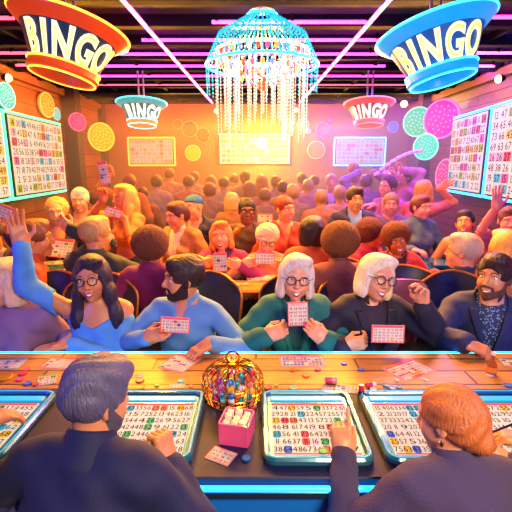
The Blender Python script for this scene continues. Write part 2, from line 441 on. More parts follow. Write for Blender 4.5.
def hair_shape(kind, s, W, R, seed=0):
    E = lambda c, r: ell(W(*c), [x*s for x in r], R)
    Bx = lambda c, h, rd=.02: rbox(W(*c), [x*s for x in h], rd*s, R)
    P_ = lambda c, n: plane(W(*c), R @ V(*n))
    C_ = lambda a, b, ra, rb: cone(W(*a), W(*b), ra*s, rb*s)
    loc = lambda P: ((P - W(0, 0, 0).astype(f32)) @ R.astype(f32)) / s
    h = Sh(); strand = lambda f, amp=.0016: h.disp(lambda P: (amp*s*f(loc(P))).astype(f32))
    if kind == 'short' or kind == 'crop':
        t = .007 if kind == 'crop' else .014
        h.u(E((0, -.016, .042), (.080+t*.7, .100+t*.7, .087+t)), 0)
        if kind == 'short': h.u(E((.015, .045, .105), (.055, .045, .032)), .03)
        h.sub(E((0, .135, -.038), (.084, .092, .122)), .012); h.sub(Bx((0, .055, -.09), (.12, .045, .085), .01), .01); h.inter(P_((0, 0, -.055), (0, .1, -1)))
        strand(lambda q: np.sin(q[:, 0]*260 + 8*np.sin(q[:, 1]*30)))
    elif kind == 'pomp':
        h.u(E((0, -.016, .042), (.090, .110, .094)), 0); h.u(E((0, .055, .100), (.066, .062, .042)), .04); h.u(E((0, -.01, .115), (.066, .085, .038)), .04)
        h.sub(Bx((0, .15, -.05), (.078, .075, .115), .03), .012); h.sub(Bx((0, .07, -.085), (.13, .075, .080), .02), .012); h.inter(P_((0, 0, -.085), (0, .15, -1)))
        strand(lambda q: np.sin(150*(q[:, 0]*.9 + q[:, 2]*.35 + .25*q[:, 1]) + 3*np.sin(q[:, 1]*22 + q[:, 2]*9)), .0026)
    elif kind in ('bob', 'long', 'curlbob'):
        h.u(E((0, -.02, .040), (.092, .108, .098)), 0)
        for g in (-1, 1): h.u(E((g*.075, -.008, -.030), (.027, .062, .085)), .03); h.u(E((g*.078, .008, -.082), (.024, .044, .036)), .03)
        h.u(E((0, -.055, -.045), (.085, .062, .085)), .03); h.u(E((.02, .04, .105), (.06, .05, .03)), .03)
        if kind == 'long':
            for g in (-1, 1):
                h.u(C_((g*.082, .005, -.08), (g*.105, .03, -.22), .038, .034), .03); h.u(C_((g*.105, .03, -.2), (g*.095, .062, -.34), .034, .018), .03)
            h.u(C_((0, -.08, -.05), (0, -.10, -.28), .07, .045), .04)
        h.sub(E((-.004, .125, -.040), (.073, .104, .128)), .012); h.sub(C_((0, -.01, -.09), (0, .03, -.35), .058, .07), .02)
        if kind != 'long': h.inter(P_((0, 0, -.112), (0, .1, -1)))
        strand(lambda q: np.sin(q[:, 0]*170 + 2.5*np.sin(q[:, 2]*24)) * np.where(q[:, 2] < .09, 1, .4), .0018)
    elif kind == 'bun':
        h.u(E((0, -.018, .038), (.089, .108, .093)), 0); h.u(E((0, -.07, -.02), (.07, .05, .06)), .04); h.u(E((0, -.105, -.050), (.044, .034, .036)), .012); 
        h.sub(Bx((0, .14, -.05), (.07, .08, .115), .03), .012); h.sub(Bx((0, .04, -.10), (.12, .05, .085), .02), .012); h.inter(P_((0, 0, -.095), (0, .1, -1)))
        strand(lambda q: np.sin(120*(q[:, 0] + .5*np.abs(q[:, 0])*q[:, 2]*8) + 30*(q[:, 2])*np.sign(q[:, 0]) + 2*np.sin(q[:, 2]*30)), .0026)
    elif kind in ('afro', 'curly'):
        r = .130 if kind == 'afro' else .104
        h.u(E((0, -.03, .050), (r, r*.98, r*.97)), 0); h.sub(Bx((0, .155, -.06), (.062, .105, .105), .04), .015); h.sub(C_((0, 0, -.1), (0, .02, -.3), .055, .06), .02)
        if kind == 'curly': h.inter(P_((0, 0, -.07), (0, .2, -1)))
        k = 150 if kind == 'afro' else 75
        strand(lambda q: np.sin(q[:, 0]*k + 2*np.sin(q[:, 1]*60)) * np.sin(q[:, 1]*k + 2*np.sin(q[:, 2]*60)) * np.sin(q[:, 2]*k + 1), .004 if kind == 'afro' else .006)
    elif kind == 'updo':
        h.u(E((0, -.02, .042), (.086, .106, .094)), 0); h.u(E((0, -.08, -.01), (.062, .055, .06)), .03); h.u(E((0, .03, .10), (.06, .05, .03)), .03)
        h.sub(E((.006, .135, -.045), (.076, .096, .125)), .012); h.sub(Bx((0, .06, -.10), (.12, .06, .085), .02), .01); h.inter(P_((0, 0, -.085), (0, .1, -1)))
    elif kind == 'cap':
        h.u(E((0, -.010, .056), (.088, .104, .080)), 0); h.inter(P_((0, 0, .045), (0, .25, -1)))
    return h

PEOPLE = []
def person(px, py, Y, label, s=1.0, yaw=0, hyaw=0, pitch=0, roll=0, sex='m', q='mid', skin='#d9966b', hair='short', hcol='#3a2416', top='shirt', tcol='#4a6fa5', tcol2='#e8e4dc',
           pants='#232a3c', stand=False, lean=0.0, slean=0.0, R=None, L=None, glasses=None, beard=None, smile=.5, chub=0, group=None, perch=False, neck_fwd=.0, hatcol=None, topmat=None, pos=None, earring=None, floorz=0.0, wide=1.0, eyecol='#3b2a1c'):
    D = Q[q]; hc = at(px, py, Y) if pos is None else np.asarray(pos, float)
    a = math.radians(yaw); F = V(math.sin(a), -math.cos(a), 0); S = V(math.cos(a), math.sin(a), 0); Z = V(0, 0, 1)
    Rt0 = np.stack([S, F, Z], 1)
    ah = math.radians(yaw + hyaw); Fh = V(math.sin(ah), -math.cos(ah), 0); Sh_ = V(math.cos(ah), math.sin(ah), 0); Uh = Z.copy()
    p_ = math.radians(pitch); Fh, Uh = Fh*math.cos(p_) + Uh*math.sin(p_), Uh*math.cos(p_) - Fh*math.sin(p_)
    r_ = math.radians(roll); Sh_, Uh = Sh_*math.cos(r_) + Uh*math.sin(r_), Uh*math.cos(r_) - Sh_*math.sin(r_)
    Rh = np.stack([Sh_, Fh, Uh], 1); W = lambda a_, b_, c_: hc + s*(a_*Sh_ + b_*Fh + c_*Uh)
    N = hc - s*(.132*(.5*Uh + .5*Z) + .03*F) - s*neck_fwd*F             # neck base
    bw = (1.0 if sex == 'm' else .88) * s * wide
    tl = .45*s; Hc = N - Z*tl*math.cos(lean) - F*tl*math.sin(lean) - S*slean
    Ut = unit(N - Hc); Ft = unit(F - Ut*(F @ Ut)); St = np.cross(Ft, Ut) ; St = St if St @ S > 0 else -St
    Rt = np.stack([St, Ft, Ut], 1); T = lambda a_, b_, c_: N + a_*St + b_*Ft + c_*Ut
    shl = {1: T(.170*bw, -.01*s, -.062*s), -1: T(-.170*bw, -.01*s, -.062*s)}
    E = lambda c, r: ell(T(*[x*s for x in c]), [x for x in r], Rt)
    def torso():
        t = Sh().u(E((0, 0, -.43), (.165*bw, .120*s, .12*s)), 0)
        t.u(E((0, .0, -.28), ((.142 if sex == 'm' else .118)*bw/.95, .100*s, .15*s)), .06); t.u(E((0, .0, -.16), (.155*bw, .108*s, .15*s)), .06)
        t.u(cone(T(.125*bw, -.01*s, -.066*s), T(-.125*bw, -.01*s, -.066*s), .062*s, .062*s), .05)
        for g in (1, -1): t.u(cone(T(0, -.015*s, .0), T(g*.11*bw, -.015*s, -.045*s), .045*s, .045*s), .03)
        if sex == 'f':
            for g in (1, -1): t.u(E((g*.068, .080, -.205), (.058*s, .055*s, .058*s)), .03)
        return t
    arms = {}
    for g, spec in ((-1, R), (1, L)):          # -1: the person's right
        spec = dict(spec or {}); right = g < 0
        sp = shl[g]
        if 'at' in spec: hp = at(*spec['at'])
        elif 'pos' in spec: hp = np.asarray(spec['pos'], float)
        else: hp = sp + F*.26*s - Z*(.33 if not stand else .45)*s - S*g*.03*s
        fd = np.asarray(spec.get('f', F*.8 - Z*.3 - S*g*.3), float); pd = np.asarray(spec.get('p', -Z), float)
        fd = unit(fd); w = hp - fd*.085*s
        hint = np.asarray(spec.get('e', -Z*1.0 + S*g*.6 - F*.3), float)
        el = ik(sp, w, .275*s, .255*s, hint)
        arms[g] = (sp, el, w, fd, pd, right, spec.get('pose', 'relaxed'))
    full_ = q == 'front'; hipj = {g: Hc + S*g*.088*s for g in (1, -1)}; legs = {}
    for g in (1, -1):
        h = hipj[g]
        if stand: kn = V(h[0], h[1], h[2]*.52 + floorz*.48) + F*.02; an = V(h[0], h[1], floorz + .09)
        elif perch: kn = V(*(h + F*.12*s)); kn[2] = max(h[2] - .30, .2); an = V(kn[0], kn[1], .09) - F*.05
        else: kn = h + F*(.36 if full_ else .24)*s + S*g*.03; kn[2] = max(h[2] - .0, .34); an = V(kn[0], kn[1], floorz + .09) - F*.04
        legs[g] = (h, kn, an)
    # ---- skin body: one continuous figure
    body = torso(); full = q == 'front'
    neck = lambda sh: sh.u(cone(T(0, -.012*s, -.02*s), W(0, -.018, -.03), (.056 if sex == 'm' else .047)*s, (.054 if sex == 'm' else .045)*s), .025)
    for g in (1, -1):
        sp, el, w, fd, pd, rt, pose = arms[g]; body.u(cone(sp, el, .047*s, .040*s), .03).u(cone(el, w, .040*s, .027*s), .015)
        h, kn, an = legs[g]; body.u(cone(h, kn, .082*s, .055*s), .03).u(cone(kn, an, .055*s, .035*s), .02)
    bb = body.copy(); neck(bb)
    allp = np.array([x for g in (1, -1) for x in (*arms[g][:3], *legs[g])] + [N, Hc]); lo = allp.min(0) - .2*s; hi = allp.max(0) + .2*s
    hs = head_shape(s, W, Rh, sex, full or q == 'mid', chub, (smile or 0)*.02); headonly = hs.copy()
    top_bare = top in ('off', 'tank')
    up = Sh(hs.o); neck(up)
    tt = torso(); tt.o[0] = ('u', tt.o[0][1], 0.0001); up.o += tt.o
    for g in (1, -1): up.u(cone(arms[g][0], arms[g][1], .047*s, .040*s), .03)
    cl = -.30*s if top_bare else -.10*s
    clip = up.copy().inter(plane(T(0, 0, cl), -Ut))
    if not top_bare: clip.inter(lambda P, c=hc.astype(f32): np.linalg.norm((P - c)[:, :2], axis=1) - .17*s)
    wx = .32*s if top_bare else .2*s
    pieces = [mesh_sh(clip, hc - V(wx, wx, .5*s), hc + V(wx, wx, .2*s), D['head'] if not top_bare else max(D['head'], .005))]
    lowb = bb.copy().inter(plane(T(0, 0, -.07*s if not top_bare else -.27*s), Ut)) if True else bb
    pieces.append(mesh_sh(bb.copy().off(-.003), lo, hi, D['body']))
    for g in (1, -1):
        sp, el, w, fd, pd, rt, pose = arms[g]
        hsx = Sh(); hsx.u(cone(el + (w-el)*(.0 if top_bare else .35), w, (.0395 if top_bare else .036)*s, .027*s), 0); ho = hand_ops(w, fd, pd, rt, s, pose); ho.o[0] = (ho.o[0][0], ho.o[0][1], .02); hsx.o += ho.o
        if q == 'far': hsx = Sh().u(cone(el + (w-el)*.5, w, .035*s, .028*s), 0).u(ell(w + fd*.07*s, (.035*s, .035*s, .06*s), frame(np.cross(fd, pd), np.cross(fd, np.cross(fd, pd)))), .03)
        pp = np.array([el, w, w + fd*.2*s]); pieces.append(mesh_sh(hsx, pp.min(0) - .12*s, pp.max(0) + .12*s, D['hand']))
    origin = V(Hc[0], Hc[1], floorz)
    bobj = link_mesh('person', join_meshes(pieces), skinm(skin), None, origin); tag(bobj, label, 'person', group)
    PEOPLE.append(dict(o=bobj, hc=hc, N=N, Hc=Hc, F=F, S=S, s=s, stand=stand, perch=perch, px=px, py=py, Y=Y))
    def part(name, sh, lo_, hi_, h, m, lbl=None):
        vf = mesh_sh(sh, lo_, hi_, h)
        if len(vf[1]) == 0: return None
        o = link_mesh(name, vf, m, bobj)
        if lbl: o['label'] = lbl
        return o
    # ---- clothes
    rs = np.random.RandomState(int(px*7 + py*3)); ph = rs.rand(6)*6
    folds = lambda amp: (lambda P: (amp*(np.sin(P[:, 0]*31 + P[:, 2]*24 + ph[0] + 2*np.sin(P[:, 1]*17)) * np.sin(P[:, 2]*43 - P[:, 0]*13 + ph[1]) + .6*np.sin(P[:, 0]*55 + P[:, 1]*38 + P[:, 2]*30 + ph[2]))).astype(f32))
    cm = topmat or cloth(tcol, tcol)
    def garment(off, sleeve=True, sl=.03, trunk=True, cuff=.93):
        gm = torso() if trunk else Sh()
        if sleeve:
            for g in (1, -1):
                sp, el, w = arms[g][:3]; gm.u(cone(sp, el, .052*s, .045*s), sl); gm.u(cone(el, el + (w-el)*cuff, .046*s, .034*s), .015)
        return gm.off(off)
    def vcut(sh, w0, depth):
        def f(P, N_=N.astype(f32), R_=Rt.astype(f32)):
            l = ((P - N_) @ R_) / s; return (np.maximum(np.abs(l[:, 0]) - np.clip((l[:, 2] + depth)*w0/depth, -.05, w0*1.1), .0 - l[:, 1])*s*.9).astype(f32)
        return sh.sub(f, .004)
    neckhole = lambda sh, r: sh.sub(cone(T(0, .0, -.035*s), W(0, 0, .0), r*s, r*s), .006)
    lo2 = allp.min(0) - .17*s; hi2 = allp.max(0) + .17*s; lo2[2] = max(lo2[2], min(Hc[2] - .13*s, min(arms[g_][j_][2] for g_ in (1, -1) for j_ in (1, 2)) - .08))
    hc_ = D['cloth']; amp = .0035 if full else .005
    if top in ('shirt', 'sweater', 'tee', 'blouse'):
        gm = garment(.010*s if top != 'sweater' else .017*s, cuff=.93 if top != 'tee' else -1.0)
        if top == 'tee':
            gm = torso()
            for g in (1, -1): gm.u(cone(arms[g][0], arms[g][0] + (arms[g][1]-arms[g][0])*.6, .055*s, .052*s), .03)
            gm.off(.010*s)
        neckhole(gm, .060 if top != 'blouse' else .075); gm.disp(folds(amp))
        if top == 'shirt': vcut(gm, .035, .14)
        if top == 'blouse': vcut(gm, .06, .17)
        part({'shirt': 'shirt', 'sweater': 'sweater', 'tee': 'top', 'blouse': 'blouse'}[top], gm, lo2, hi2, hc_, cm)
        if top in ('shirt', 'sweater') and q != 'far':
            c = Sh().u(cone(T(0, -.012*s, -.025*s), T(0, -.004*s, .055*s), .082*s, .068*s), 0).sub(cone(T(0, -.010*s, -.06*s), T(0, -.002*s, .10*s), .066*s, .056*s), .003); c.inter(plane(T(0, 0, .056*s), Ut))
            if top == 'shirt': vcut(c, .03, .10)
            part('collar', c, N - .14*s, N + .14*s, .004 if full else .007, cm)
    elif top in ('jacket', 'cardigan'):
        inner = Sh(torso().o).off(.009*s); neckhole(inner, .058)
        if tcol2: 
            inner.disp(folds(.002)); part('shirt', inner, lo2, hi2, hc_, cloth(tcol2, tcol2) if isinstance(tcol2, str) else tcol2)
            c = Sh().u(cone(T(0, -.008*s, -.025*s), T(0, .000*s, .060*s), .071*s, .063*s), 0).sub(cone(T(0, -.008*s, -.06*s), T(0, .000*s, .10*s), .062*s, .054*s), .003); c.inter(plane(T(0, 0, .050*s), Ut)); vcut(c, .025, .08)
            if q != 'far': part('shirt_collar', c, N - .14*s, N + .14*s, .004 if full else .007, cloth(tcol2, tcol2) if isinstance(tcol2, str) else tcol2)
        gm = garment(.020*s); 
        if top == 'jacket':
            for g in (1, -1): gm.u(cone(T(g*.09*bw, -.01*s, -.05*s), T(g*.175*bw, -.01*s, -.075*s), .060*s, .058*s), .03)
        neckhole(gm, .066); vcut(gm, .075, .32 if top == 'jacket' else .42); gm.disp(folds(amp))
        part('jacket' if top == 'jacket' else 'cardigan', gm, lo2, hi2, hc_, cm)
        if q != 'far':
            c = Sh().u(cone(T(0, -.020*s, -.045*s), T(0, -.012*s, .070*s), .100*s, .074*s), 0).sub(cone(T(0, -.012*s, -.09*s), T(0, -.006*s, .10*s), .072*s, .060*s), .003); c.inter(plane(T(0, 0, .058*s), Ut)).inter(plane(T(0, .045*s, 0), Ft)); vcut(c, .07, .1)
            part('collar', c, N - .16*s, N + .16*s, .0045 if full else .008, cm)
            lp = Sh(torso().o).off(.030*s)
            def band(P, N_=N.astype(f32), R_=Rt.astype(f32)):
                l = ((P - N_) @ R_) / s; w = np.clip((l[:, 2] + .33)*.075/.32, -.05, .08); wd = .012 + .14*np.clip(l[:, 2] + .32, 0, .22)
                return (np.maximum.reduce([np.abs(np.abs(l[:, 0]) - w - wd*.5) - wd*.5, .03 - l[:, 1], l[:, 2] + .035])*s).astype(f32)
            lp.inter(band); lp.sub(Sh and (lambda P, t_=Sh(torso().o).off(.012*s): evalsh(t_, P)), 0)
            if top == 'jacket': part('lapel', lp, N - V(.2, .2, .42)*s, N + V(.2, .2, .1)*s, .0055 if full else .009, cm)
    elif top == 'off':          # off-shoulder dress
        gm = torso()
        for g in (1, -1):
            sp, el, w = arms[g][:3]; gm.u(cone(sp + (el-sp)*.22, el, .052*s, .045*s), .02); gm.u(cone(el, el + (w-el)*.96, .045*s, .033*s), .015)
        gm.off(.010*s); 
        def ncut(P, N_=N.astype(f32), R_=Rt.astype(f32)):
            l = ((P - N_) @ R_) / s; return ((l[:, 2] + .088 + .040*np.exp(-(l[:, 0]/.045)**2) - .10*np.clip(np.abs(l[:, 0]) - .13, 0, 1))*s).astype(f32)
        far_arm = [g for g in (1, -1) if arms[g][1][2] > shl[g][2] - .05]
        gm.sub(lambda P: -np.maximum(-ncut(P)*-1, np.linalg.norm((P - N.astype(f32)), axis=1) - .235*s) if False else np.maximum(-ncut(P), np.linalg.norm((P - N.astype(f32)), axis=1) - .225*s), .004)
        gm.disp(folds(.003)); part('dress', gm, lo2, hi2, hc_, cm)
    elif top == 'tank':
        gm = Sh(torso().o).off(.010*s)
        def ncut(P, N_=N.astype(f32), R_=Rt.astype(f32)):
            l = ((P - N_) @ R_) / s; return ((l[:, 2] + .14)*s).astype(f32)
        gm.inter(ncut); gm.disp(folds(.003)); part('top', gm, lo2, hi2, hc_, cm)
    # trousers
    tr = Sh()
    for g in (1, -1): h, kn, an = legs[g]; tr.u(cone(h, kn, .090*s, .064*s), .03 if g < 0 else .02).u(cone(kn, an + Z*.03, .064*s, .052*s), .02)
    tr.u(ell(Hc, (.172*bw, .128*s, .12*s), Rt0), .03)
    lg = np.array([x for g in (1, -1) for x in legs[g]] + [Hc]); part('trousers', tr, lg.min(0) - .16, lg.max(0) + .16, .014 if q != 'far' else .025, cloth(pants, pants))
    for g in (1, -1):
        an = legs[g][2]; sh_ = Sh().u(cone(an - Z*.04 - F*.02, an - Z*.045 + F*.14, .045, .038), 0).u(cone(an, an - Z*.04, .042, .045), .02); sh_.inter(plane((0, 0, floorz + .005), (0, 0, -1)))
        if q != 'far': part('shoe', sh_, an - .22, an + .22, .012, mat('shoe_leather', '#1a1412', .35))
    # ---- hair
    if hair:
        hh = hair_shape(hair, s, W, Rh); ext = .45*s if hair == 'long' else .24*s
        part('cap' if hair == 'cap' else 'hair', hh, hc - V(.24*s, .24*s, ext), hc + V(.24*s, .24*s, .26*s), D['hair'], hairm(hcol, .42, (1, 1, .12)) if hair not in ('afro', 'curly', 'cap') else mat('curl_' + hcol, hcol, rough=.8, bump=1.0, bscale=150, var=.4))
    if q == 'far': return bobj
    # ---- face
    def snap(pts):
        pts = np.asarray(pts, float); bs = np.arange(.135, .03, -.0012)
        P = (hc + s*(pts[:, None, 0:1]*Sh_ + bs[None, :, None]*Fh + pts[:, None, 1:2]*Uh)).reshape(-1, 3).astype(f32)
        v = evalsh(headonly, P).reshape(len(pts), len(bs)) < 0; k = v.argmax(1); b = np.where(v.any(1), bs[k], .03); return b
    def curve(mb, pts, r, off=.0, n=9, m=0, closed=False):
        pts = np.asarray(pts, float); t = np.linspace(0, len(pts)-1, n); i = np.clip(t.astype(int), 0, len(pts)-2); fr = t - i
        def cr(k): return pts[np.clip(k, 0, len(pts)-1)]
        p0, p1, p2, p3 = cr(i-1), cr(i), cr(i+1), cr(i+2); u = fr[:, None]
        c = .5*((2*p1) + (-p0+p2)*u + (2*p0-5*p1+4*p2-p3)*u*u + (-p0+3*p1-3*p2+p3)*u**3)
        b = snap(c); mb.tube([W(x[0], bb_ + off, x[1]) for x, bb_ in zip(c, b)], [r*s*(.55 if k in (0, n-1) else 1) for k in range(n)], 6, m)
        return c
    if abs(((yaw + hyaw + 180) % 360) - 180) < 125:
        for g in (-1, 1):
            b = snap([(g*.031, .012)])[0]; ec = W(g*.031, b - .0045, .012)
            mb = MB().ball(ec, [.0150*s, .010*s, .0105*s], 14, 10, Rh); eye = mb.build('eye', mat('eyeball_white', '#f4f0ea', .12, coat=.5), bobj)
            gz = unit(Fh); ic = ec + gz*.0066*s; RI = Rh
            MB().ball(ic, [.0062*s, .0040*s, .0066*s], 12, 8, RI).build('iris', mat('iris_' + eyecol, eyecol, .1, coat=1), eye)
            if full: MB().ball(ic + gz*.0022*s, [.0032*s, .0024*s, .0034*s], 10, 6, RI).build('pupil', mat('pupil_black', '#050505', .08, coat=1), eye)
            mb = MB(); ys = .0105; mb.tube([ec + s*(x*Sh_ + (.0085 - abs(x)*.25)*Fh + (ys*math.sqrt(max(0, 1-(x/.0175)**2)) + .0005)*Uh) for x in np.linspace(-.0165, .0165, 9)], [.0018*s if sex == 'f' else .0012*s]*9, 6)
            mb.build('eyelashes' if sex == 'f' else 'eyelid', mat('lash_dark', '#150d0a', .6), bobj)
            mb = MB(); curve(mb, [(g*.014, .036), (g*.030, .043), (g*.052, .034)], .0032 if sex == 'm' else .0021, .0005); mb.build('eyebrow', mat('brow_' + hcol, hcol if hair not in ('cap',) else '#3a2416', .7), bobj)
        if smile is not None:
            o = .004 + smile*.021; cw = .024 + smile*.006
            upn = [(-cw, -.050), (-cw*.5, -.0555), (0, -.0575), (cw*.5, -.0555), (cw, -.050)]; lwn = [(-cw, -.050), (-cw*.6, -.056 - o*.7), (0, -.058 - o), (cw*.6, -.056 - o*.7), (cw, -.050)]
            t = np.linspace(0, 1, 11); ui = np.interp(t, np.linspace(0, 1, 5), [p[1] for p in upn]); li = np.interp(t, np.linspace(0, 1, 5), [p[1] for p in lwn]); xs = np.linspace(-cw, cw, 11)
            li = -.050 - (.008 + o)*np.sin(PI*t)**.8; ui = -.050 - .0075*np.sin(PI*t)
            if smile > .15:
                for nm, f0, f1, mm in (('teeth', 0, .62, mat('teeth_white', '#f3efe6', .2, coat=.5)), ('mouth', .62, 1, mat('mouth_inside', '#7a1a1c', .4))):
                    rows = [f0 + (f1-f0)*k/3 for k in range(4)]; pts = np.array([(xs[i], ui[i]*(1-rw) + li[i]*rw) for rw in rows for i in range(11)]); b = snap(pts)
                    mb = MB().add([W(p[0], bb_ + .0016, p[1]) for p, bb_ in zip(pts, b)], [(r*11+i, r*11+i+1, (r+1)*11+i+1, (r+1)*11+i) for r in range(3) for i in range(10)]); mb.build(nm, mm, bobj)
            mb = MB(); lc = mat('lip_red', '#b3262e', .3) if sex == 'f' else mat('lip_brown', '#9a4a3c', .45)
            rr = .0025 if sex == 'f' else .0018
            for yy in (ui, li):
                b = snap(np.stack([xs, yy], 1)); mb.tube([W(x, bb_ + .0012, y) for x, y, bb_ in zip(xs, yy, b)], [rr*s*(.4 + .6*math.sin(PI*k/10)) for k in range(11)], 6)
            mb.build('lips', lc, bobj)
        if glasses:
            mb = MB()
            for g in (-1, 1):
                pts = [W(g*.034 + .025*math.cos(x), .103 - .006*abs(math.cos(x)*g > 0)*0, .010 + .0215*math.sin(x)) for x in np.linspace(0, 2*PI, 19)[:-1]]; mb.tube(pts, .0026*s if full else .0032*s, 6, 0, True)
                mb.tube([W(g*.058, .101, .016), W(g*.080, .07, .016), W(g*.083, .0, .014)], .0020*s, 5)
            mb.tube([W(-.010, .103, .014), W(0, .108, .018), W(.010, .103, .014)], .0022*s, 5); mb.build('glasses', mat('frame_' + glasses, glasses, .25), bobj)
    if beard:
        bd = headonly.copy(); bd.o = [o for o in bd.o]; bd.off(.0035*s)
        def reg(P, c0=hc.astype(f32), R_=Rh.astype(f32)):
            l = ((P - c0) @ R_) / s; a_, b_, c_ = np.abs(l[:, 0]), l[:, 1], l[:, 2]
            line = -.068 + np.clip(.075 - b_, 0, .08)*1.15           # cheek line climbs to the ear
            jaw = np.maximum.reduce([c_ - line, -.012 - b_]); mst = np.maximum.reduce([c_ + .036, -.0475 - c_, a_ - .030, .05 - b_]); sidem = np.maximum.reduce([c_ + .036, np.abs(a_ - .031) - .006, .04 - b_])
            return (np.minimum(np.minimum(jaw, mst), sidem)*s).astype(f32)
        bd.inter(reg); part('beard', bd, hc - .16*s, hc + .16*s, .0045 if full else .007, mat('beard_' + beard, beard, rough=.8, bump=.8, bscale=300, var=.4))
    if earring:
        for g in (-1, 1): MB().lathe([(0.001, .008), (.006, .004), (.007, -.002), (.005, -.008), (.001, -.01)], 10, W(g*.086, -.006, -.042), I3*1).build('earring', mat('earring_' + earring, earring, .15, 1), bobj)
    return bobj
# ------------------------------------------------------------------ setting
XW, YB, ZC = 2.98, 8.5, 2.82
def struct(name, mb, m, **k):
    o = mb.build(name, m, None, origin=k.get('origin', (0, 0, 0))); o['kind'] = 'structure'; return o
def noisy(name, c1, c2, scale, rough, bump=.1):
    m = mat(name, c1, rough=rough, bump=bump, bscale=scale); nt = m.node_tree
    for n in nt.nodes:
        if n.type == 'MIX': n.inputs[6].default_value = srgb(c1); n.inputs[7].default_value = srgb(c2)
    return m
struct('floor', MB().box((0, 3.4, -.05), (XW+.1, 5.2, .05)), noisy('carpet_floor', '#2a1d3a', '#4a2c50', 9, .8))
struct('ceiling', MB().box((0, 3.4, ZC+.05), (XW+.1, 5.2, .05)), noisy('ceiling_paint', '#1a1034', '#241642', 5, .9))
struct('wall_left', MB().box((-XW-.05, 3.4, ZC/2), (.05, 5.2, ZC/2)), planks('wall_planks_amber', '#b4602c', '#8e4620', '#2c1208', 'YZ', 1.9, .2, .5))
struct('wall_right', MB().box((XW+.05, 3.4, ZC/2), (.05, 5.2, ZC/2)), planks('wall_planks_plum', '#8a4a58', '#6a3550', '#1c0d20', 'YZ', 1.7, .12, .45, .9))
struct('wall_back', MB().box((0, YB+.05, ZC/2), (XW, .05, ZC/2)), noisy('plaster_back', '#8f5a44', '#a3684c', 3, .8))
# ceiling joists and battens
wd = noisy('ceiling_timber', '#130a24', '#1d1030', 20, .9); wd.node_tree.nodes['Principled BSDF'].inputs['Specular IOR Level'].default_value = .08
for i in range(13):
    Y = 1.6 + i*.55
    struct('trim_%d' % (i+1), MB().box((0, Y, ZC-.045), (XW-.001, .045, .045)), wd)
for i, x in enumerate((-2.2, -1.4, 1.4, 2.2)):
    struct('trim_%d' % (i+14), MB().box((x, 3.4, ZC-.03), (.02, 5.0, .03)), wd)
post = noisy('post_dark', '#2b1620', '#3a1e2c', 15, .4)
# wall columns and cornice
struct('trim_18', MB().box((-XW+.10, 6.9, ZC/2), (.10, .11, ZC/2)), post)
struct('trim_19', MB().box((XW-.10, 7.5, ZC/2), (.10, .12, ZC/2)), post)
struct('trim_20', MB().box((-XW+.04, 8.40, ZC/2), (.04, .1, ZC/2)), post)
tm = noisy('cornice_timber', '#7a3c20', '#8a4a28', 12, .5)
struct('trim_21', MB().box((-XW+.035, 3.4, ZC-.12), (.035, 5.0, .05)), tm); struct('trim_22', MB().box((XW-.035, 3.4, ZC-.12), (.035, 5.0, .05)), tm)
for n, x in (('left', -XW+.015), ('right', XW-.015)): struct('baseboard_' + n, MB().box((x, 3.4, .07), (.015, 5.0, .07)), post)
struct('baseboard_back', MB().box((0, YB-.015, .07), (XW-.03, .015, .07)), post)

# neon tubes on the ceiling
NM = {'magenta': glow('neon_magenta', '#ff30c0', 7.5, '#ff9be6'), 'pink': glow('neon_pink', '#ff50d0', 7.5), 'hot': glow('neon_red', '#ff3a50', 7.0), 'violet': glow('neon_violet', '#a050ff', 4.0)}
brk = mat('fixture_black', '#15101c', .4, .6)
def neon(name, a, b, m, r, label, group=None):
    a, b = V(*a), V(*b); t = empty('neon_tube', (a + b)/2, label, 'neon light', group)
    MB().tube([a, b], r, 8).build('glass_tube', m, t)
    for f in (.03, .5, .97): p = a + (b-a)*f; MB().box((p[0], p[1], (p[2] + ZC)/2 + .0), (.012, .012, (ZC - p[2])/2 + .002)).build('bracket', brk, t)
def cross(px0, px1, py, zz, m, label, group=None, r=.014):
    d = ray(256, py); Y = d[1] * (zz - CAMZ) / d[2]; a = at(px0, py, Y); b = at(px1, py, Y)
    a[0] = max(a[0], -XW+.08); b[0] = min(b[0], XW-.08); neon('n', (a[0], Y, zz), (b[0], Y, zz), m, r, label, group)
zz = 2.76
cross(-70, 14, 18, zz, NM['hot'], 'red neon tube on the ceiling left of the big orange sign')
cross(212, 372, 22, zz, NM['magenta'], 'magenta neon tube on the ceiling crossing over the crystal chandelier')
cross(492, 560, 17, zz, NM['magenta'], 'magenta neon tube on the ceiling right of the big blue sign')
cross(-40, 46, 53, zz, NM['hot'], 'red neon tube on the ceiling just below the big orange sign brim')
cross(142, 384, 40, zz, NM['magenta'], 'long magenta neon tube on the ceiling, second row from the front')
cross(462, 540, 53, zz, NM['pink'], 'pink neon tube on the ceiling right of the big blue sign rings')
cross(120, 378, 54, zz, NM['magenta'], 'long magenta neon tube on the ceiling, third row from the front')
cross(95, 385, 66, zz, NM['magenta'], 'long magenta neon tube on the ceiling, fourth row from the front')
cross(16, 60, 65, zz, NM['hot'], 'short red neon tube on the ceiling beside the left wall cornice')
cross(452, 494, 66, zz, NM['pink'], 'short pink neon tube on the ceiling beside the right wall cornice')
for k, py in enumerate((76, 85, 92, 98, 103)):
    cross(62 + 8*k, 442 - 8*k, py, zz, NM['hot'] if k % 2 else NM['magenta'], ['magenta neon tube behind the small signs, nearest of five close rows', 'red neon tube behind the small signs, second of five close rows', 'magenta neon tube behind the small signs, middle of five close rows', 'red neon tube behind the small signs, fourth of five close rows', 'magenta neon tube behind the small signs, farthest row by the back wall'][k], None, .012)
neon('n', (-.93, 2.6, zz-.03), (-.80, 8.1, zz-.03), NM['pink'], .016, 'long pink neon tube running to the back wall, left of the chandelier')
neon('n', (.93, 2.6, zz-.03), (.80, 8.1, zz-.03), NM['pink'], .016, 'long pink neon tube running to the back wall, right of the chandelier')

